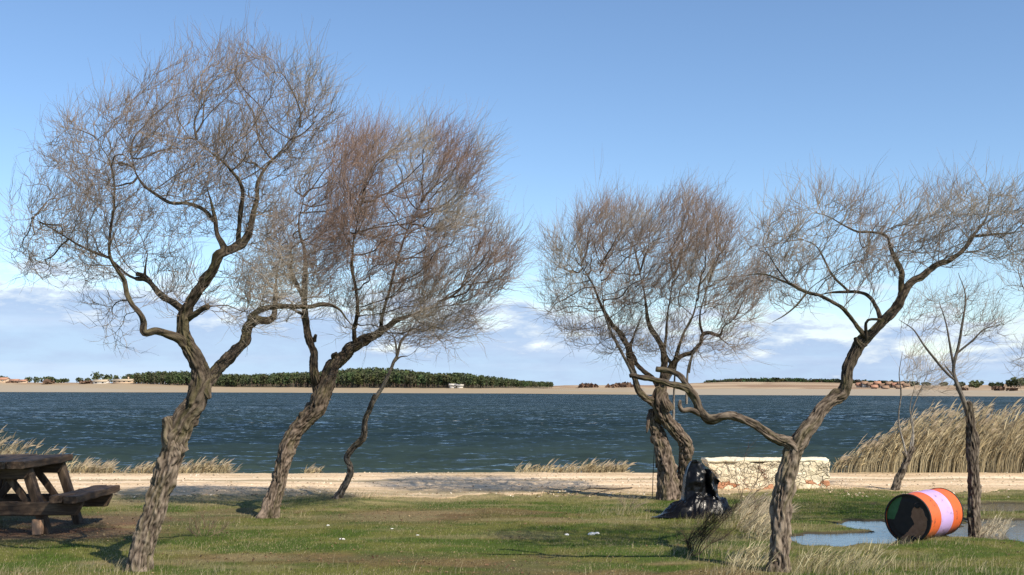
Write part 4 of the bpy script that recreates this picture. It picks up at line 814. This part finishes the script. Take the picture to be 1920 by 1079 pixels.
def gpoly(pts): return [ground_at(*p) for p in pts]
def hgrow(h, sd): return lambda x, y: h * (0.45 + 0.9 * fbm(x * 3.5, y * 3.5, sd, 3))
reeds(480, gpoly([(1372, 972), (1380, 958), (1440, 960), (1450, 1000), (1440, 1020), (1390, 1010)]), hgrow(0.25, 81), 31, 'straw_clump', 'pale dry grass clump between the plastic heap and the large leaning trunk', lean=(0.6, 0.25), leaves=2, wid=0.006, plume=0.1, c0=(0.42, 0.36, 0.24))
reeds(170, gpoly([(1815, 1000), (1850, 992), (1885, 990), (1885, 1004), (1840, 1010)]), hgrow(0.17, 82), 32, 'straw_clump', 'small pale grass clump at the foot of the slender pollarded tree', lean=(0.5, 0.35), leaves=2, wid=0.005, plume=0.0, c0=(0.45, 0.39, 0.28))
reeds(150, gpoly([(1360, 1050), (1440, 1040), (1450, 1078), (1360, 1085)]), hgrow(0.15, 83), 33, 'straw_clump', 'dry grass clump left of the large leaning trunk in the foreground', lean=(0.6, 0.35), leaves=2, wid=0.005, plume=0.0, c0=(0.40, 0.35, 0.22))
reeds(190, gpoly([(1490, 1055), (1640, 1050), (1660, 1080), (1490, 1085)]), hgrow(0.15, 84), 34, 'straw_clump', 'dry grass clump right of the large leaning trunk in the foreground', lean=(0.6, 0.35), leaves=2, wid=0.005, plume=0.0, c0=(0.38, 0.34, 0.20))

# ------------------------------------------------------------------ picnic table
m, nt, b = newmat('weathered_timber')
f = tex(nt, 1.0, 7, 0.65, mp=(26, 2.2, 26)); f2 = tex(nt, 3.0, 4, 0.5)
c = ramp(nt, f, [(0.32, (0.018, 0.012, 0.008)), (0.5, (0.055, 0.037, 0.024)), (0.70, (0.15, 0.108, 0.072))]); c = mixc(nt, M2(nt, 'MULTIPLY', f2, 0.25), c, (0.12, 0.065, 0.04))
nt.links.new(c, b.inputs['Base Color']); b.inputs['Roughness'].default_value = 0.8; bump(nt, b, f, 0.8, 0.01); MAT['wood'] = m
m2 = m.copy(); m2.name = 'weathered_timber_upright'
for n_ in m2.node_tree.nodes:
    if n_.type == 'MAPPING': n_.inputs['Scale'].default_value = (22, 22, 2.4)
MAT['wood_v'] = m2
m3 = m.copy(); m3.name = 'weathered_timber_cross'
for n_ in m3.node_tree.nodes:
    if n_.type == 'MAPPING': n_.inputs['Scale'].default_value = (2.4, 24, 24)
MAT['wood_x'] = m3
def beam(parent, name, a, b_, w, t, mat, seed=0, cut=None, sag=0.006, label=None):
    """timber from a to b: width w (horizontal or across), thickness t, slightly uneven, bevelled"""
    a, b_ = Vector(a), Vector(b_); ax = (b_ - a); L = ax.length; ax.normalize()
    upv = Vector((0, 0, 1)) if abs(ax.z) < 0.8 else Vector((0, 1, 0)); sx = ax.cross(upv).normalized(); uz = sx.cross(ax).normalized()
    n = max(3, int(L / 0.08)); be = min(w, t) * 0.13
    prof = [(-w/2+be, -t/2), (w/2-be, -t/2), (w/2, -t/2+be), (w/2, t/2-be), (w/2-be, t/2), (-w/2+be, t/2), (-w/2, t/2-be), (-w/2, -t/2+be)]
    V = []
    for i in range(n + 1):
        s = i / n; k = 1 - 0.06 * (i in (0, n))
        for u, v in prof:
            ca, cb = (cut or (0, 0)); sh = (ca if s == 0 else 0) * (0.5 - v / t) + (cb if s == 1 else 0) * (0.5 - v / t)
            q = a + ax * (L * s + (sh if s == 0 else -sh)) + sx * u * k + uz * v * k
            nz = noise.noise_vector(q * 3.1 + Vector((seed, 0, 0))) * sag; V.append(q + nz)
    Q = [(i * 8 + j, i * 8 + (j + 1) % 8, (i + 1) * 8 + (j + 1) % 8, (i + 1) * 8 + j) for i in range(n) for j in range(8)]
    me = bpy.data.meshes.new(name); me.from_pydata([tuple(v) for v in V], [], Q + [tuple(range(7, -1, -1)), tuple(range(n * 8, n * 8 + 8))]); me.materials.append(mat)
    o = bpy.data.objects.new(name, me); C.objects.link(o); o.parent = parent
    if label: o['label'] = label
    return o
tx0, ty0 = -6.02, 13.75
tb = empty('picnic_table', (tx0, ty0, 0.0), 'dark weathered timber picnic table with attached benches at the left edge', 'picnic table', rz=R(0.6))
TH, BH, LY = 0.86, 0.46, 0.74
for k in range(4): beam(tb, 'tabletop_plank', (-0.33 + k * 0.222, -LY, TH - 0.045), (-0.33 + k * 0.222, LY, TH - 0.045), 0.215, 0.088, MAT['wood'], k * 5, sag=0.012)
for s in (-1, 1):
    for k in range(2): beam(tb, 'bench_plank', (s * (0.79 + k * 0.165), -LY - .02 * k, BH - 0.04), (s * (0.79 + k * 0.165), LY, BH - 0.04), 0.16, 0.085, MAT['wood'], 20 + k + s, sag=0.013)
for yy in (-0.50, 0.50):
    beam(tb, 'bench_beam', (-1.02, yy, BH - 0.165), (1.02, yy, BH - 0.165), 0.085, 0.16, MAT['wood_x'], 31 + yy, cut=(0.07, 0.07))
    beam(tb, 'top_beam', (-0.42, yy, TH - 0.155), (0.42, yy, TH - 0.155), 0.08, 0.13, MAT['wood_x'], 41 + yy, cut=(0.06, 0.06))
    for s in (-1, 1):
        beam(tb, 'leg', (s * 0.58, yy + 0.088, -0.06), (s * 0.33, yy + 0.088, TH - 0.1), 0.09, 0.15, MAT['wood_v'], 51 + s + yy)
        beam(tb, 'brace', (s * 0.34, yy - 0.086 * (1 if yy > 0 else -1), BH - 0.10), (s * 0.06, yy * 0.84 - 0.0, TH - 0.13), 0.06, 0.08, MAT['wood_v'], 61 + s + yy)
# the little plank box at the foot of the near leg
fb = beam(tb, 'foot_block', (0.50, -0.53, 0.0), (0.50, -0.53, 0.17), 0.11, 0.09, plain('pale_timber', (0.30, 0.17, 0.10), (0.42, 0.27, 0.17), 12, mp=(8, 8, 1)), 71)
# ------------------------------------------------------------------ stone wall
m, nt, b = newmat('cream_rubble_stone')
vo = N(nt, 'ShaderNodeTexVoronoi', i_Scale=6.5); vo.feature = 'DISTANCE_TO_EDGE'; mp = N(nt, 'ShaderNodeMapping'); mp.inputs['Scale'].default_value = (1, 1, 1.7)
tcn = N(nt, 'ShaderNodeTexCoord').outputs['Object']; wn = N(nt, 'ShaderNodeTexNoise', i_Scale=5.0, i_Detail=3.0); nt.links.new(tcn, wn.inputs['Vector'])
va = N(nt, 'ShaderNodeVectorMath', operation='MULTIPLY_ADD'); nt.links.new(wn.outputs[1], va.inputs[0]); va.inputs[1].default_value = (0.25, 0.25, 0.25); nt.links.new(tcn, va.inputs[2])
nt.links.new(va.outputs[0], mp.inputs[0]); nt.links.new(mp.outputs[0], vo.inputs['Vector'])
vc = N(nt, 'ShaderNodeTexVoronoi', i_Scale=6.5); nt.links.new(mp.outputs[0], vc.inputs['Vector'])
f = tex(nt, 14, 6, 0.65); ed = ramp(nt, vo.outputs['Distance'], [(0.0, 0.0), (0.07, 1.0)])
sh_ = N(nt, 'ShaderNodeSeparateColor'); nt.links.new(vc.outputs['Color'], sh_.inputs[0])
c = mixc(nt, sh_.outputs[0], (0.82, 0.72, 0.53), (0.74, 0.63, 0.44)); c = mixc(nt, M2(nt, 'ADD', M2(nt, 'MULTIPLY', ed, 0.5), 0.5), (0.60, 0.52, 0.38), c); c = mixc(nt, M2(nt, 'MULTIPLY', ramp(nt, f, [(0.30, 1.0), (0.5, 0.0)]), 0.3), c, (0.40, 0.34, 0.22))
spw = N(nt, 'ShaderNodeSeparateXYZ'); nt.links.new(tcn, spw.inputs[0])
low = M2(nt, 'MULTIPLY', M2(nt, 'LESS_THAN', spw.outputs[2], 0.15), M2(nt, 'GREATER_THAN', sh_.outputs[1], 0.74))
c = mixc(nt, M2(nt, 'MULTIPLY', low, 0.85), c, (0.50, 0.19, 0.09)); nt.links.new(c, b.inputs['Base Color'])
bump(nt, b, M2(nt, 'ADD', M2(nt, 'MULTIPLY', ed, 0.7), M2(nt, 'MULTIPLY', f, 0.8)), 0.9, 0.05)
wd_, wy0 = 19.1, 19.1; x0 = (1325 - CX) / FPX * wd_; x1 = (1555 - CX) / FPX * wd_
WR = empty('stone_wall', ((x0 + x1) / 2, wy0 + 0.25, 0), 'short cream rubble stone wall with reddish stones at its foot by the track', 'wall')
def rough_box(x0, x1, y0, y1, z0, z1, st, amp, seed, name, mat, parent, shape=None):
    nx, ny, nz = [max(2, int((b_ - a) / st)) for a, b_ in ((x0, x1), (y0, y1), (z0, z1))]
    import bmesh
    bm = bmesh.new()
    def face(f, na, nb):
        g = [[bm.verts.new(f(i / na, j / nb)) for i in range(na + 1)] for j in range(nb + 1)]
        for j in range(nb):
            for i in range(na): bm.faces.new((g[j][i], g[j][i + 1], g[j + 1][i + 1], g[j + 1][i]))
    L = lambda a, b_, t: a + (b_ - a) * t
    face(lambda u, v: (L(x0, x1, u), y0, L(z0, z1, v)), nx, nz); face(lambda u, v: (L(x1, x0, u), y1, L(z0, z1, v)), nx, nz)
    face(lambda u, v: (x1, L(y0, y1, u), L(z0, z1, v)), ny, nz); face(lambda u, v: (x0, L(y1, y0, u), L(z0, z1, v)), ny, nz)
    face(lambda u, v: (L(x0, x1, u), L(y0, y1, v), z1), nx, ny); face(lambda u, v: (L(x0, x1, u), L(y1, y0, v), z0), nx, ny)
    bmesh.ops.remove_doubles(bm, verts=bm.verts, dist=1e-4)
    for v in bm.verts:
        co = v.co.copy()
        if shape: co = Vector(shape(co))
        d1 = noise.noise_vector(co * 4 + Vector((seed, 0, 0))) * amp + noise.noise_vector(co * 13) * amp * 0.5
        v.co = co + d1
    me = bpy.data.meshes.new(name); bm.to_mesh(me); bm.free(); me.materials.append(mat)
    for p in me.polygons: p.use_smooth = True
    o = bpy.data.objects.new(name, me); C.objects.link(o); o.parent = parent; return o
hw = (x1 - x0) / 2
def wshape(co):
    x, y, z = co
    if x < -hw + 0.35: x += 0.20 * max(0.0, math.sin(math.pi * min(1, max(0, z / 0.40)))) * (1 - (x + hw) / 0.35)
    z += 0.012 * math.sin(x * 4.1) * (z > 0.3); return (x, y, z)
rough_box(-hw, hw, -0.25, 0.25, -0.1, 0.475, 0.03, 0.042, 2.0, 'masonry', m, WR, wshape)
rough_box(-hw - 0.005, hw + 0.004, -0.256, 0.256, 0.462, 0.505, 0.035, 0.022, 5.0, 'coping', plain('cream_coping', (0.72, 0.63, 0.45), (0.84, 0.76, 0.58), 9, dist=0.03), WR)

# ------------------------------------------------------------------ drum
dx, dy = ground_at(1726, 1012); DA = math.atan2(0.69, 0.72); Rr_, DL = 0.272, 0.80
DR = empty('metal_drum', (dx + 0.15, dy + 0.30, 0.272 - 0.03), 'orange and lilac striped metal drum lying on its side in the puddle', 'drum', rz=DA)
DR.rotation_euler = (0, R(-1.5), DA)
def lathe(prof, seg=72):
    n = len(prof); ang = np.arange(seg) * 2 * np.pi / seg; V = np.array([(x, r * math.cos(a), r * math.sin(a)) for x, r in prof for a in ang])
    k = np.arange(n - 1)[:, None] * seg; s = np.arange(seg)[None]; s2 = (s + 1) % seg; return V, np.stack([k + s, k + s2, k + seg + s2, k + seg + s], -1).reshape(-1, 4)
def paint(name, col, dirt):
    m, nt, b = newmat(name); f = tex(nt, 9, 7, 0.7); f2 = tex(nt, 30, 4, 0.6); sc_ = ramp(nt, f, [(0.58, 0.0), (0.66, 1.0)])
    f3 = tex(nt, 2.5, 3, 0.5)
    c = mixc(nt, M2(nt, 'MULTIPLY', sc_, 0.8), mixc(nt, M2(nt, 'MULTIPLY', f3, 0.35), col, tuple(v * 0.75 for v in col)), dirt)
    gp = N(nt, 'ShaderNodeSeparateXYZ'); nt.links.new(N(nt, 'ShaderNodeNewGeometry').outputs['Position'], gp.inputs[0])
    md = M2(nt, 'ADD', M2(nt, 'MULTIPLY', gp.outputs[2], -9.0), M2(nt, 'MULTIPLY', f, 2.2), clamp=True)
    c = mixc(nt, M2(nt, 'MULTIPLY', md, 0.8), c, (0.09, 0.055, 0.035)); nt.links.new(c, b.inputs['Base Color'])
    nt.links.new(M2(nt, 'ADD', 0.38, M2(nt, 'MULTIPLY', f2, 0.25)), b.inputs['Roughness']); b.inputs['Specular IOR Level'].default_value = 0.45; bump(nt, b, f3, 0.15, 0.03); return m
ORG = paint('orange_paint', (0.66, 0.125, 0.032), (0.12, 0.045, 0.025)); LIL = paint('lilac_paint', (0.52, 0.36, 0.66), (0.22, 0.15, 0.18)); RST = plain('drum_black', (0.008, 0.008, 0.008), (0.02, 0.016, 0.013), 12, 0.6, 0.4, 0.2)
h_ = DL / 2
def ringp(x): return [(x - .02, Rr_), (x - .012, Rr_ + .006), (x, Rr_ + .009), (x + .012, Rr_ + .006), (x + .02, Rr_)]
prof = [(-h_, Rr_ - .004), (-h_ + .01, Rr_ + .006), (-h_ + .02, Rr_)] + [(-h_ + .1, Rr_ + .001)] + ringp(-0.14) + [(0.0, Rr_ + .003)] + ringp(0.14) + [(h_ - .1, Rr_), (h_ - .02, Rr_), (h_ - .01, Rr_ + .006), (h_, Rr_ - .004)]
pf = []
for (xa, ra), (xb, rb) in zip(prof[:-1], prof[1:]):
    nseg = max(1, int((xb - xa) / 0.02)); pf += [(xa + (xb - xa) * i / nseg, ra + (rb - ra) * i / nseg) for i in range(nseg)]
pf.append(prof[-1])
V, Q = lathe(pf); xm = V[Q].mean(1)[:, 0]
Vd = V.copy()
for i, v in enumerate(V): Vd[i, 1:] *= 1 + 0.014 * noise.noise(Vector(v) * 4) - 0.05 * max(0.0, noise.noise(Vector(v) * 5 + Vector((3, 1, 7))) - 0.30)
mi = np.where(np.abs(xm + 0.01) < 0.145, 1, 0); mesh_obj('body', Vd, [Q], [ORG, LIL], DR, mi=mi)
def endcap(sx):
    V, Q = lathe([(sx * h_, Rr_ - .012), (sx * (h_ + .004), Rr_ - .004), (sx * (h_), Rr_ + .007), (sx * (h_ - .014), Rr_ + .0075), (sx * (h_ - .016), Rr_ + .001)])
    mesh_obj('rim', V, [Q], RST, DR)
    n = 110; u = np.linspace(-Rr_, Rr_, n); A, B = np.meshgrid(u, u); f = grid(n, n); cxy = np.stack([A.ravel(), B.ravel()], 1)
    rr = np.hypot(cxy[:, 0], cxy[:, 1]); sc2 = np.where(rr > Rr_ - .012, (Rr_ - .012) / np.maximum(rr, 1e-6), 1); cxy = cxy * sc2[:, None]; rr = np.minimum(rr, Rr_)
    keep = (np.hypot(A.ravel(), B.ravel())[f] < Rr_ + 0.004).all(1); f = f[keep]
    xx = sx * (h_ - 0.022 + 0.006 * ss(0.22, 0.19, rr)) - 0
    V = np.stack([np.full(len(rr), 0) + xx, cxy[:, 0], cxy[:, 1]], 1); fc = cxy[f].mean(1) / Rr_
    mats = [RST]
    mi = np.zeros(len(f), int)
    if sx < 0:
        # brown and green patches on the black disc, in disc units (a: camera-left positive y axis of the drum, b: up)
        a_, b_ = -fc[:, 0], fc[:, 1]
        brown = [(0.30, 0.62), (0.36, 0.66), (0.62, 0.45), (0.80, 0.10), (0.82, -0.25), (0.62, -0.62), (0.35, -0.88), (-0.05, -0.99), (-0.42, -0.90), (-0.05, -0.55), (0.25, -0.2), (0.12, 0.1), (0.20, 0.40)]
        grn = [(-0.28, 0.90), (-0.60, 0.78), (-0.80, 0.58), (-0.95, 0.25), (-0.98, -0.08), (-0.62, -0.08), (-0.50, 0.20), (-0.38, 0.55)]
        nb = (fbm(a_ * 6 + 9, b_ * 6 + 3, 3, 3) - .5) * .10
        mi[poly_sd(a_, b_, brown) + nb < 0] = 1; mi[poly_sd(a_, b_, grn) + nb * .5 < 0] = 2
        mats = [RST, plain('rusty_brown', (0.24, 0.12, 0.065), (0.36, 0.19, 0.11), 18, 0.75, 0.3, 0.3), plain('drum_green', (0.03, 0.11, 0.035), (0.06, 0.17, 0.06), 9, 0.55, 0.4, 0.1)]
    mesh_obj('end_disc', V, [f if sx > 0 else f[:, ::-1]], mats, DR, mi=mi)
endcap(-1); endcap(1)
for a, b_ in ((0.40, 0.56), (0.22, -0.80)):
    V, Q = lathe([(-h_ + .02, .001), (-h_ + .004, .002), (-h_ + .002, .024), (-h_ + .008, .030), (-h_ + .022, .031)], 20)
    V[:, 1] += -a * Rr_; V[:, 2] += b_ * Rr_; mesh_obj('bung', V, [Q], RST, DR)

# ------------------------------------------------------------------ black plastic heap
m, nt, b = newmat('black_plastic'); b.inputs['Base Color'].default_value = (0.003, 0.003, 0.0035, 1); b.inputs['Specular IOR Level'].default_value = 0.28
f = tex(nt, 9, 5, 0.6); vo = N(nt, 'ShaderNodeTexNoise', i_Scale=5.0, i_Detail=6.0, i_Roughness=0.6, i_Distortion=1.4); nt.links.new(N(nt, 'ShaderNodeTexCoord').outputs['Object'], vo.inputs['Vector'])
nt.links.new(ramp(nt, f, [(0.3, 0.20), (0.7, 0.42)]), b.inputs['Roughness']); bump(nt, b, vo.outputs[0], 0.35, 0.04); MAT['plastic'] = m
hx, hd = ground_at(1305, 972)
HP = empty('plastic_sheet_heap', (hx, hd + 0.25, 0), 'crumpled black plastic sheeting heaped against the double trunk tree', 'plastic sheet')
n = 170; u = np.linspace(-0.62, 0.62, n); v = np.linspace(-0.42, 0.45, n); X, Y = np.meshgrid(u, v)
dpx = FPX / (hd + 0.25)
top = np.interp(X, [-0.55, -0.30, -0.13, -0.09, -0.02, 0.10, 0.20, 0.26, 0.32, 0.45, 0.50, 0.56], [0.0, 0.17, 0.27, 0.58, 0.68, 0.67, 0.58, 0.56, 0.40, 0.34, 0.30, 0.0])
hump = np.clip(1 - ((X - 0.07) / 0.26) ** 4, 0, 1) * ss(-0.12, 0.06, Y) * ss(0.42, 0.3, Y)
front = np.interp(X, [-0.55, -0.3, 0.0, 0.3, 0.5, 0.56], [0, 0.13, 0.20, 0.25, 0.2, 0.0]) * ss(-0.40, 0.05, Y + 0.04 * np.sin(X * 9)) * ss(0.45, 0.25, Y)
H = np.maximum(front, np.minimum(top, 0.70) * hump * 1.0)
bl = 0.10 * np.exp(-(((X - 0.03) / 0.09) ** 2 + ((Y + 0.06) / 0.10) ** 2)) + 0.06 * np.exp(-(((X + 0.16) / 0.1) ** 2 + ((Y + 0.16) / 0.1) ** 2))
rid = 1 - np.abs(2 * fbm(X * 4 + 2 * fbm(X * 3, Y * 3, 4, 2), Y * 4, 5, 4) - 1) * 2
H = H + bl + ss(0.02, 0.12, H) * (rid - 0.5) * 0.07 + (fbm(X * 14, Y * 14, 6, 2) - .5) * 0.008
outl = poly_sd(X, Y, [(-0.56, -0.22), (-0.40, -0.32), (-0.1, -0.36), (0.15, -0.40), (0.3, -0.30), (0.42, -0.2), (0.56, 0.02), (0.5, 0.36), (0.1, 0.42), (-0.2, 0.36), (-0.35, 0.12)]) + (fbm(X * 7, Y * 7, 8, 3) - .5) * 0.12
XX = X + (fbm(X * 6, Y * 6, 9, 3) - .5) * 0.08 * ss(0.1, 0.5, H); YY = Y - (fbm(X * 6 + 4, H * 8, 10, 3) - .5) * 0.16 * ss(0.05, 0.4, H)
Z = np.maximum(H, 0.004) * ss(0.03, -0.12, outl) + 0.015
f = grid(n, n); keep = (outl.ravel()[f] < 0.02).all(1)
sheet = mesh_obj('sheet', np.stack([XX, YY, Z], -1).reshape(-1, 3), [f[keep]], m, HP)
s_ = sheet.modifiers.new('thickness', 'SOLIDIFY'); s_.thickness = 0.004
# flap that stands up at the right of the hump
nu, nv = 26, 22; U, Vv = np.meshgrid(np.linspace(0, 1, nu), np.linspace(0, 1, nv))
fx = 0.17 + U * 0.20 - 0.03 * np.sin(Vv * 3) ; fz = 0.26 + Vv * (0.34 + 0.03 * np.sin(U * 3 + 1) - 0.12 * U * U) - 0.05 * U * (1 - Vv); fy = 0.02 + 0.07 * np.sin(U * 6 + Vv * 3) + 0.12 * (1 - Vv) * (-.3) + (fbm(U * 5, Vv * 5, 3, 3) - .5) * .08
fl = mesh_obj('flap', np.stack([fx, fy, fz], -1).reshape(-1, 3), [grid(nu, nv)], m, HP); s_ = fl.modifiers.new('thickness', 'SOLIDIFY'); s_.thickness = 0.004
# ------------------------------------------------------------------ thin metal stand by the double trunk
MAT['steel'] = plain('dark_steel', (0.02, 0.02, 0.02), (0.05, 0.04, 0.035), 10, 0.6, 0.4, 0.1)
def rod(parent, name, pts, r, mat, sides=8):
    S = catmull(np.array([(*p, r) for p in pts]), 0.05); V, Q = tubes(S[None, :, :3], S[None, :, 3], sides); return mesh_obj(name, V, [Q], mat, parent)
sd = 17.4; p0 = at(1223, 938, sd); ST = empty('metal_stand', (p0[0], p0[1], 0), 'thin dark metal stand with a hanging frame left of the double trunk', 'metal stand')
q = lambda px, py, dy=0: tuple(at(px, py, sd + dy) - np.array((p0[0], p0[1], 0)))
rod(ST, 'pole', [q(1223, 941), q(1224.5, 890), q(1227, 838)], 0.006, MAT['steel']); rod(ST, 'crossbar', [q(1224, 886), q(1238, 886)], 0.007, MAT['steel']); rod(ST, 'arm', [q(1226, 840), q(1232, 840), q(1240, 842)], 0.006, MAT['steel'])
mb = MB(); a, b_ = q(1229, 843), q(1240, 878); t_ = 0.012
box(mb, a[0], a[0] + 0.02, -t_, t_, b_[2], a[2]); box(mb, b_[0] - .02, b_[0], -t_, t_, b_[2], a[2]); box(mb, a[0] + .0201, b_[0] - .0201, -t_ * .9, t_ * .9, b_[2], b_[2] + .02); box(mb, a[0] + .0201, b_[0] - .0201, -t_ * .9, t_ * .9, a[2] - .02, a[2])
mb.build('frame', MAT['steel'], ST, False)
# ------------------------------------------------------------------ saplings, dead plants, small litter
def sapling(px, py, stems, label, name='sapling', seeds=(), tw=40, seed=1, col=(0.10, 0.065, 0.05), cat='sapling', r=0.004, group=None):
    bx, d = ground_at(px, py); z0 = float(gz(np.array([bx]), np.array([d]))[0]); root = empty(name, (bx, d, z0), label, cat, group); g = np.random.default_rng(seed); mb = MB()
    for st in stems:
        pts = np.array([(*(at(a, b_, d + g.uniform(-.05, .05)) - np.array((bx, d, z0))), r * (1 - 0.75 * i / (len(st) - 1))) for i, (a, b_) in enumerate(st)]); pts[0, 2] = min(pts[0, 2], -0.02) if abs(st[0][1] - py) < 6 else pts[0, 2]
        S = catmull(pts, 0.03); V, Q = tubes(S[None, :, :3], S[None, :, 3], 6); mb.add(V, quads=Q, col=np.tile(col, (len(V), 1)))
        k = g.integers(len(S) // 3, len(S) - 1, tw); p0 = S[k, :3]; t = S[np.minimum(k + 1, len(S) - 1), :3] - p0; t /= np.linalg.norm(t, axis=1)[:, None] + 1e-9
        dr = t * .6 + g.normal(0, .5, (tw, 3)) + (0.1, 0, .3); L = g.uniform(.05, .2, tw); s = np.linspace(0, 1, 4)[None, :, None]
        P = p0[:, None] + dr[:, None] * s * L[:, None, None]; V, Q = tubes(P, np.tile([.0013, .0011, .0008, .0004], (tw, 1)), 3); mb.add(V, quads=Q, col=np.tile(col, (len(V), 1)))
    mb.build('stem', MAT['twig'], root)
    for a, b_, s in seeds:
        p = at(a, b_, d) - np.array((bx, d, z0)); n = 60; c = p + g.normal(0, s, (n, 3)) * (1, .8, 1); L = s * .55; v = g.normal(0, L, (n, 3)); w2 = g.normal(0, L, (n, 3))
        mesh_obj('seed_head', np.stack([c, c + v, c + w2], 1).reshape(-1, 3), [np.arange(n * 3).reshape(-1, 3)], MAT['twig'], root, attrs={'col': np.repeat(np.array(((0.22, 0.11, 0.07),)) * g.uniform(.5, 1.4, (n, 1)), 3, 0)}, smooth=False)
sapling(1394, 958, [[(1392, 958), (1391, 930), (1395, 900), (1396, 862), (1404, 835)], [(1391, 945), (1383, 915), (1368, 885), (1360, 866)], [(1393, 950), (1405, 925), (1422, 898), (1440, 878), (1462, 866)], [(1393, 945), (1412, 928), (1440, 905), (1456, 892)], [(1391, 930), (1380, 895), (1378, 862)], [(1400, 935), (1418, 905), (1425, 860)]],
        'dark twiggy sapling with rusty seed heads in front of the stone wall', seeds=((1430, 888, .025), (1436, 896, .02), (1425, 880, .02), (1400, 910, .013), (1396, 902, .012)), seed=3)
sapling(1422, 985, [[(1418, 985), (1416, 950), (1414, 925)], [(1418, 985), (1421, 955), (1430, 930)]], 'thin dead stalk in the straw grass beside the large leaning trunk', seed=4, tw=10, r=.0025, name='dead_stalk', cat='dead stalk')
sapling(382, 1006, [[(382, 1006), (384, 985), (380, 965)], [(384, 1006), (396, 990), (402, 975)], [(380, 1006), (370, 992), (366, 978)], [(384, 1006), (415, 996), (428, 982)], [(380, 1006), (360, 1000), (352, 990)]],
        'dry brown weed in the grass right of the left tree', name='dry_weed', tw=50, seed=5, r=.0022, col=(0.25, 0.18, 0.12), cat='weed')
sapling(1175, 958, [[(1175, 958), (1168, 945), (1160, 938)], [(1175, 958), (1185, 945), (1190, 935)], [(1175, 958), (1196, 950), (1210, 944)]], 'small pale weed in the grass left of the black plastic heap', name='dry_weed', tw=60, seed=6, r=.002, col=(0.33, 0.27, 0.19), cat='weed')
sapling(1300, 1046, [[(1300 + k * 2, 1046), (1304 + k * 5, 1022 - abs(k)), (1322 + k * 8, 998 - k * 3), (1344 + k * 9, 974 - k * 4), (1358 + k * 9, 956 - k * 4)] for k in (-3, -1.8, -0.6, 0.6, 1.8, 3)] + [[(1300, 1046), (1290, 1020), (1300, 995)], [(1304, 1046), (1330, 1022), (1365, 1004)], [(1302, 1046), (1316, 1010), (1322, 980)], [(1302, 1046), (1296, 1030), (1286, 1012)]],
        'dark dry shrub leaning right in the long grass below the black plastic heap', name='dry_shrub', tw=70, seed=9, r=.0048, col=(0.055, 0.038, 0.028), cat='shrub')
# fallen branches
def fallen(lines, label, px, py):
    bx, d = ground_at(px, py); r = empty('fallen_branch', (bx, d, 0), label, 'branch'); mb = MB()
    for ln in lines:
        pts = []
        for i, (a, b_, rr) in enumerate(ln): x, y = ground_at(a, b_); pts.append((x - bx, y - d, 0.02 + rr, rr))
        limb_mesh(mb, np.array(pts), .5, px * .01, gnarl=.4)
    mb.build('wood', MAT['bark_dark'], r)
fallen([[(1185, 918, .012), (1150, 921, .012), (1110, 919, .01), (1080, 926, .008), (1050, 921, .005), (1015, 919, .003)], [(1150, 921, .01), (1125, 926, .008), (1098, 933, .006), (1078, 937, .003)], [(1105, 920, .008), (1107, 914, .006)], [(1092, 922, .006), (1075, 931, .003)]], 'dark fallen branch lying across the edge of the track', 1120, 922)
WS = plain('white_stone', (0.72, 0.70, 0.66), (0.85, 0.83, 0.80), 20)
def stone(px, py, w_, label, col=WS, flat=.5):
    x, y = ground_at(px, py); import bmesh
    bm = bmesh.new(); bmesh.ops.create_icosphere(bm, subdivisions=3, radius=1)
    for v in bm.verts: v.co = v.co * (1 + .35 * noise.noise(v.co * 1.7 + Vector((px, 0, 0))))
    for v in bm.verts: v.co = Vector((v.co.x * w_, v.co.y * w_ * .7, v.co.z * w_ * flat))
    me = bpy.data.meshes.new('stone'); bm.to_mesh(me); bm.free(); me.materials.append(col)
    for p in me.polygons: p.use_smooth = True
    o = bpy.data.objects.new('stone', me); C.objects.link(o); o.location = (x, y, float(gz(np.array([x]), np.array([y]))[0]) + w_ * flat * .5); tag(o, label, 'stone', 'pale stones scattered on the lawn')
stone(1110, 1003, .042, 'larger half of the bright white stone pair on the lawn'); stone(1119, 1002, .032, 'smaller right half of the bright white stone pair on the lawn'); stone(1063, 1003, .025, 'small white stone left of the bright pair')
stone(641, 1013, .035, 'flat white stone on the lawn below the thin crooked tree', flat=.3); stone(735, 994, .02, 'flat pale stone in the middle of the lawn, left of two', flat=.25); stone(783, 1005, .02, 'flat pale stone in the middle of the lawn, right of two', flat=.25); stone(615, 985, .018, 'small pale stone nearest the thin crooked tree')
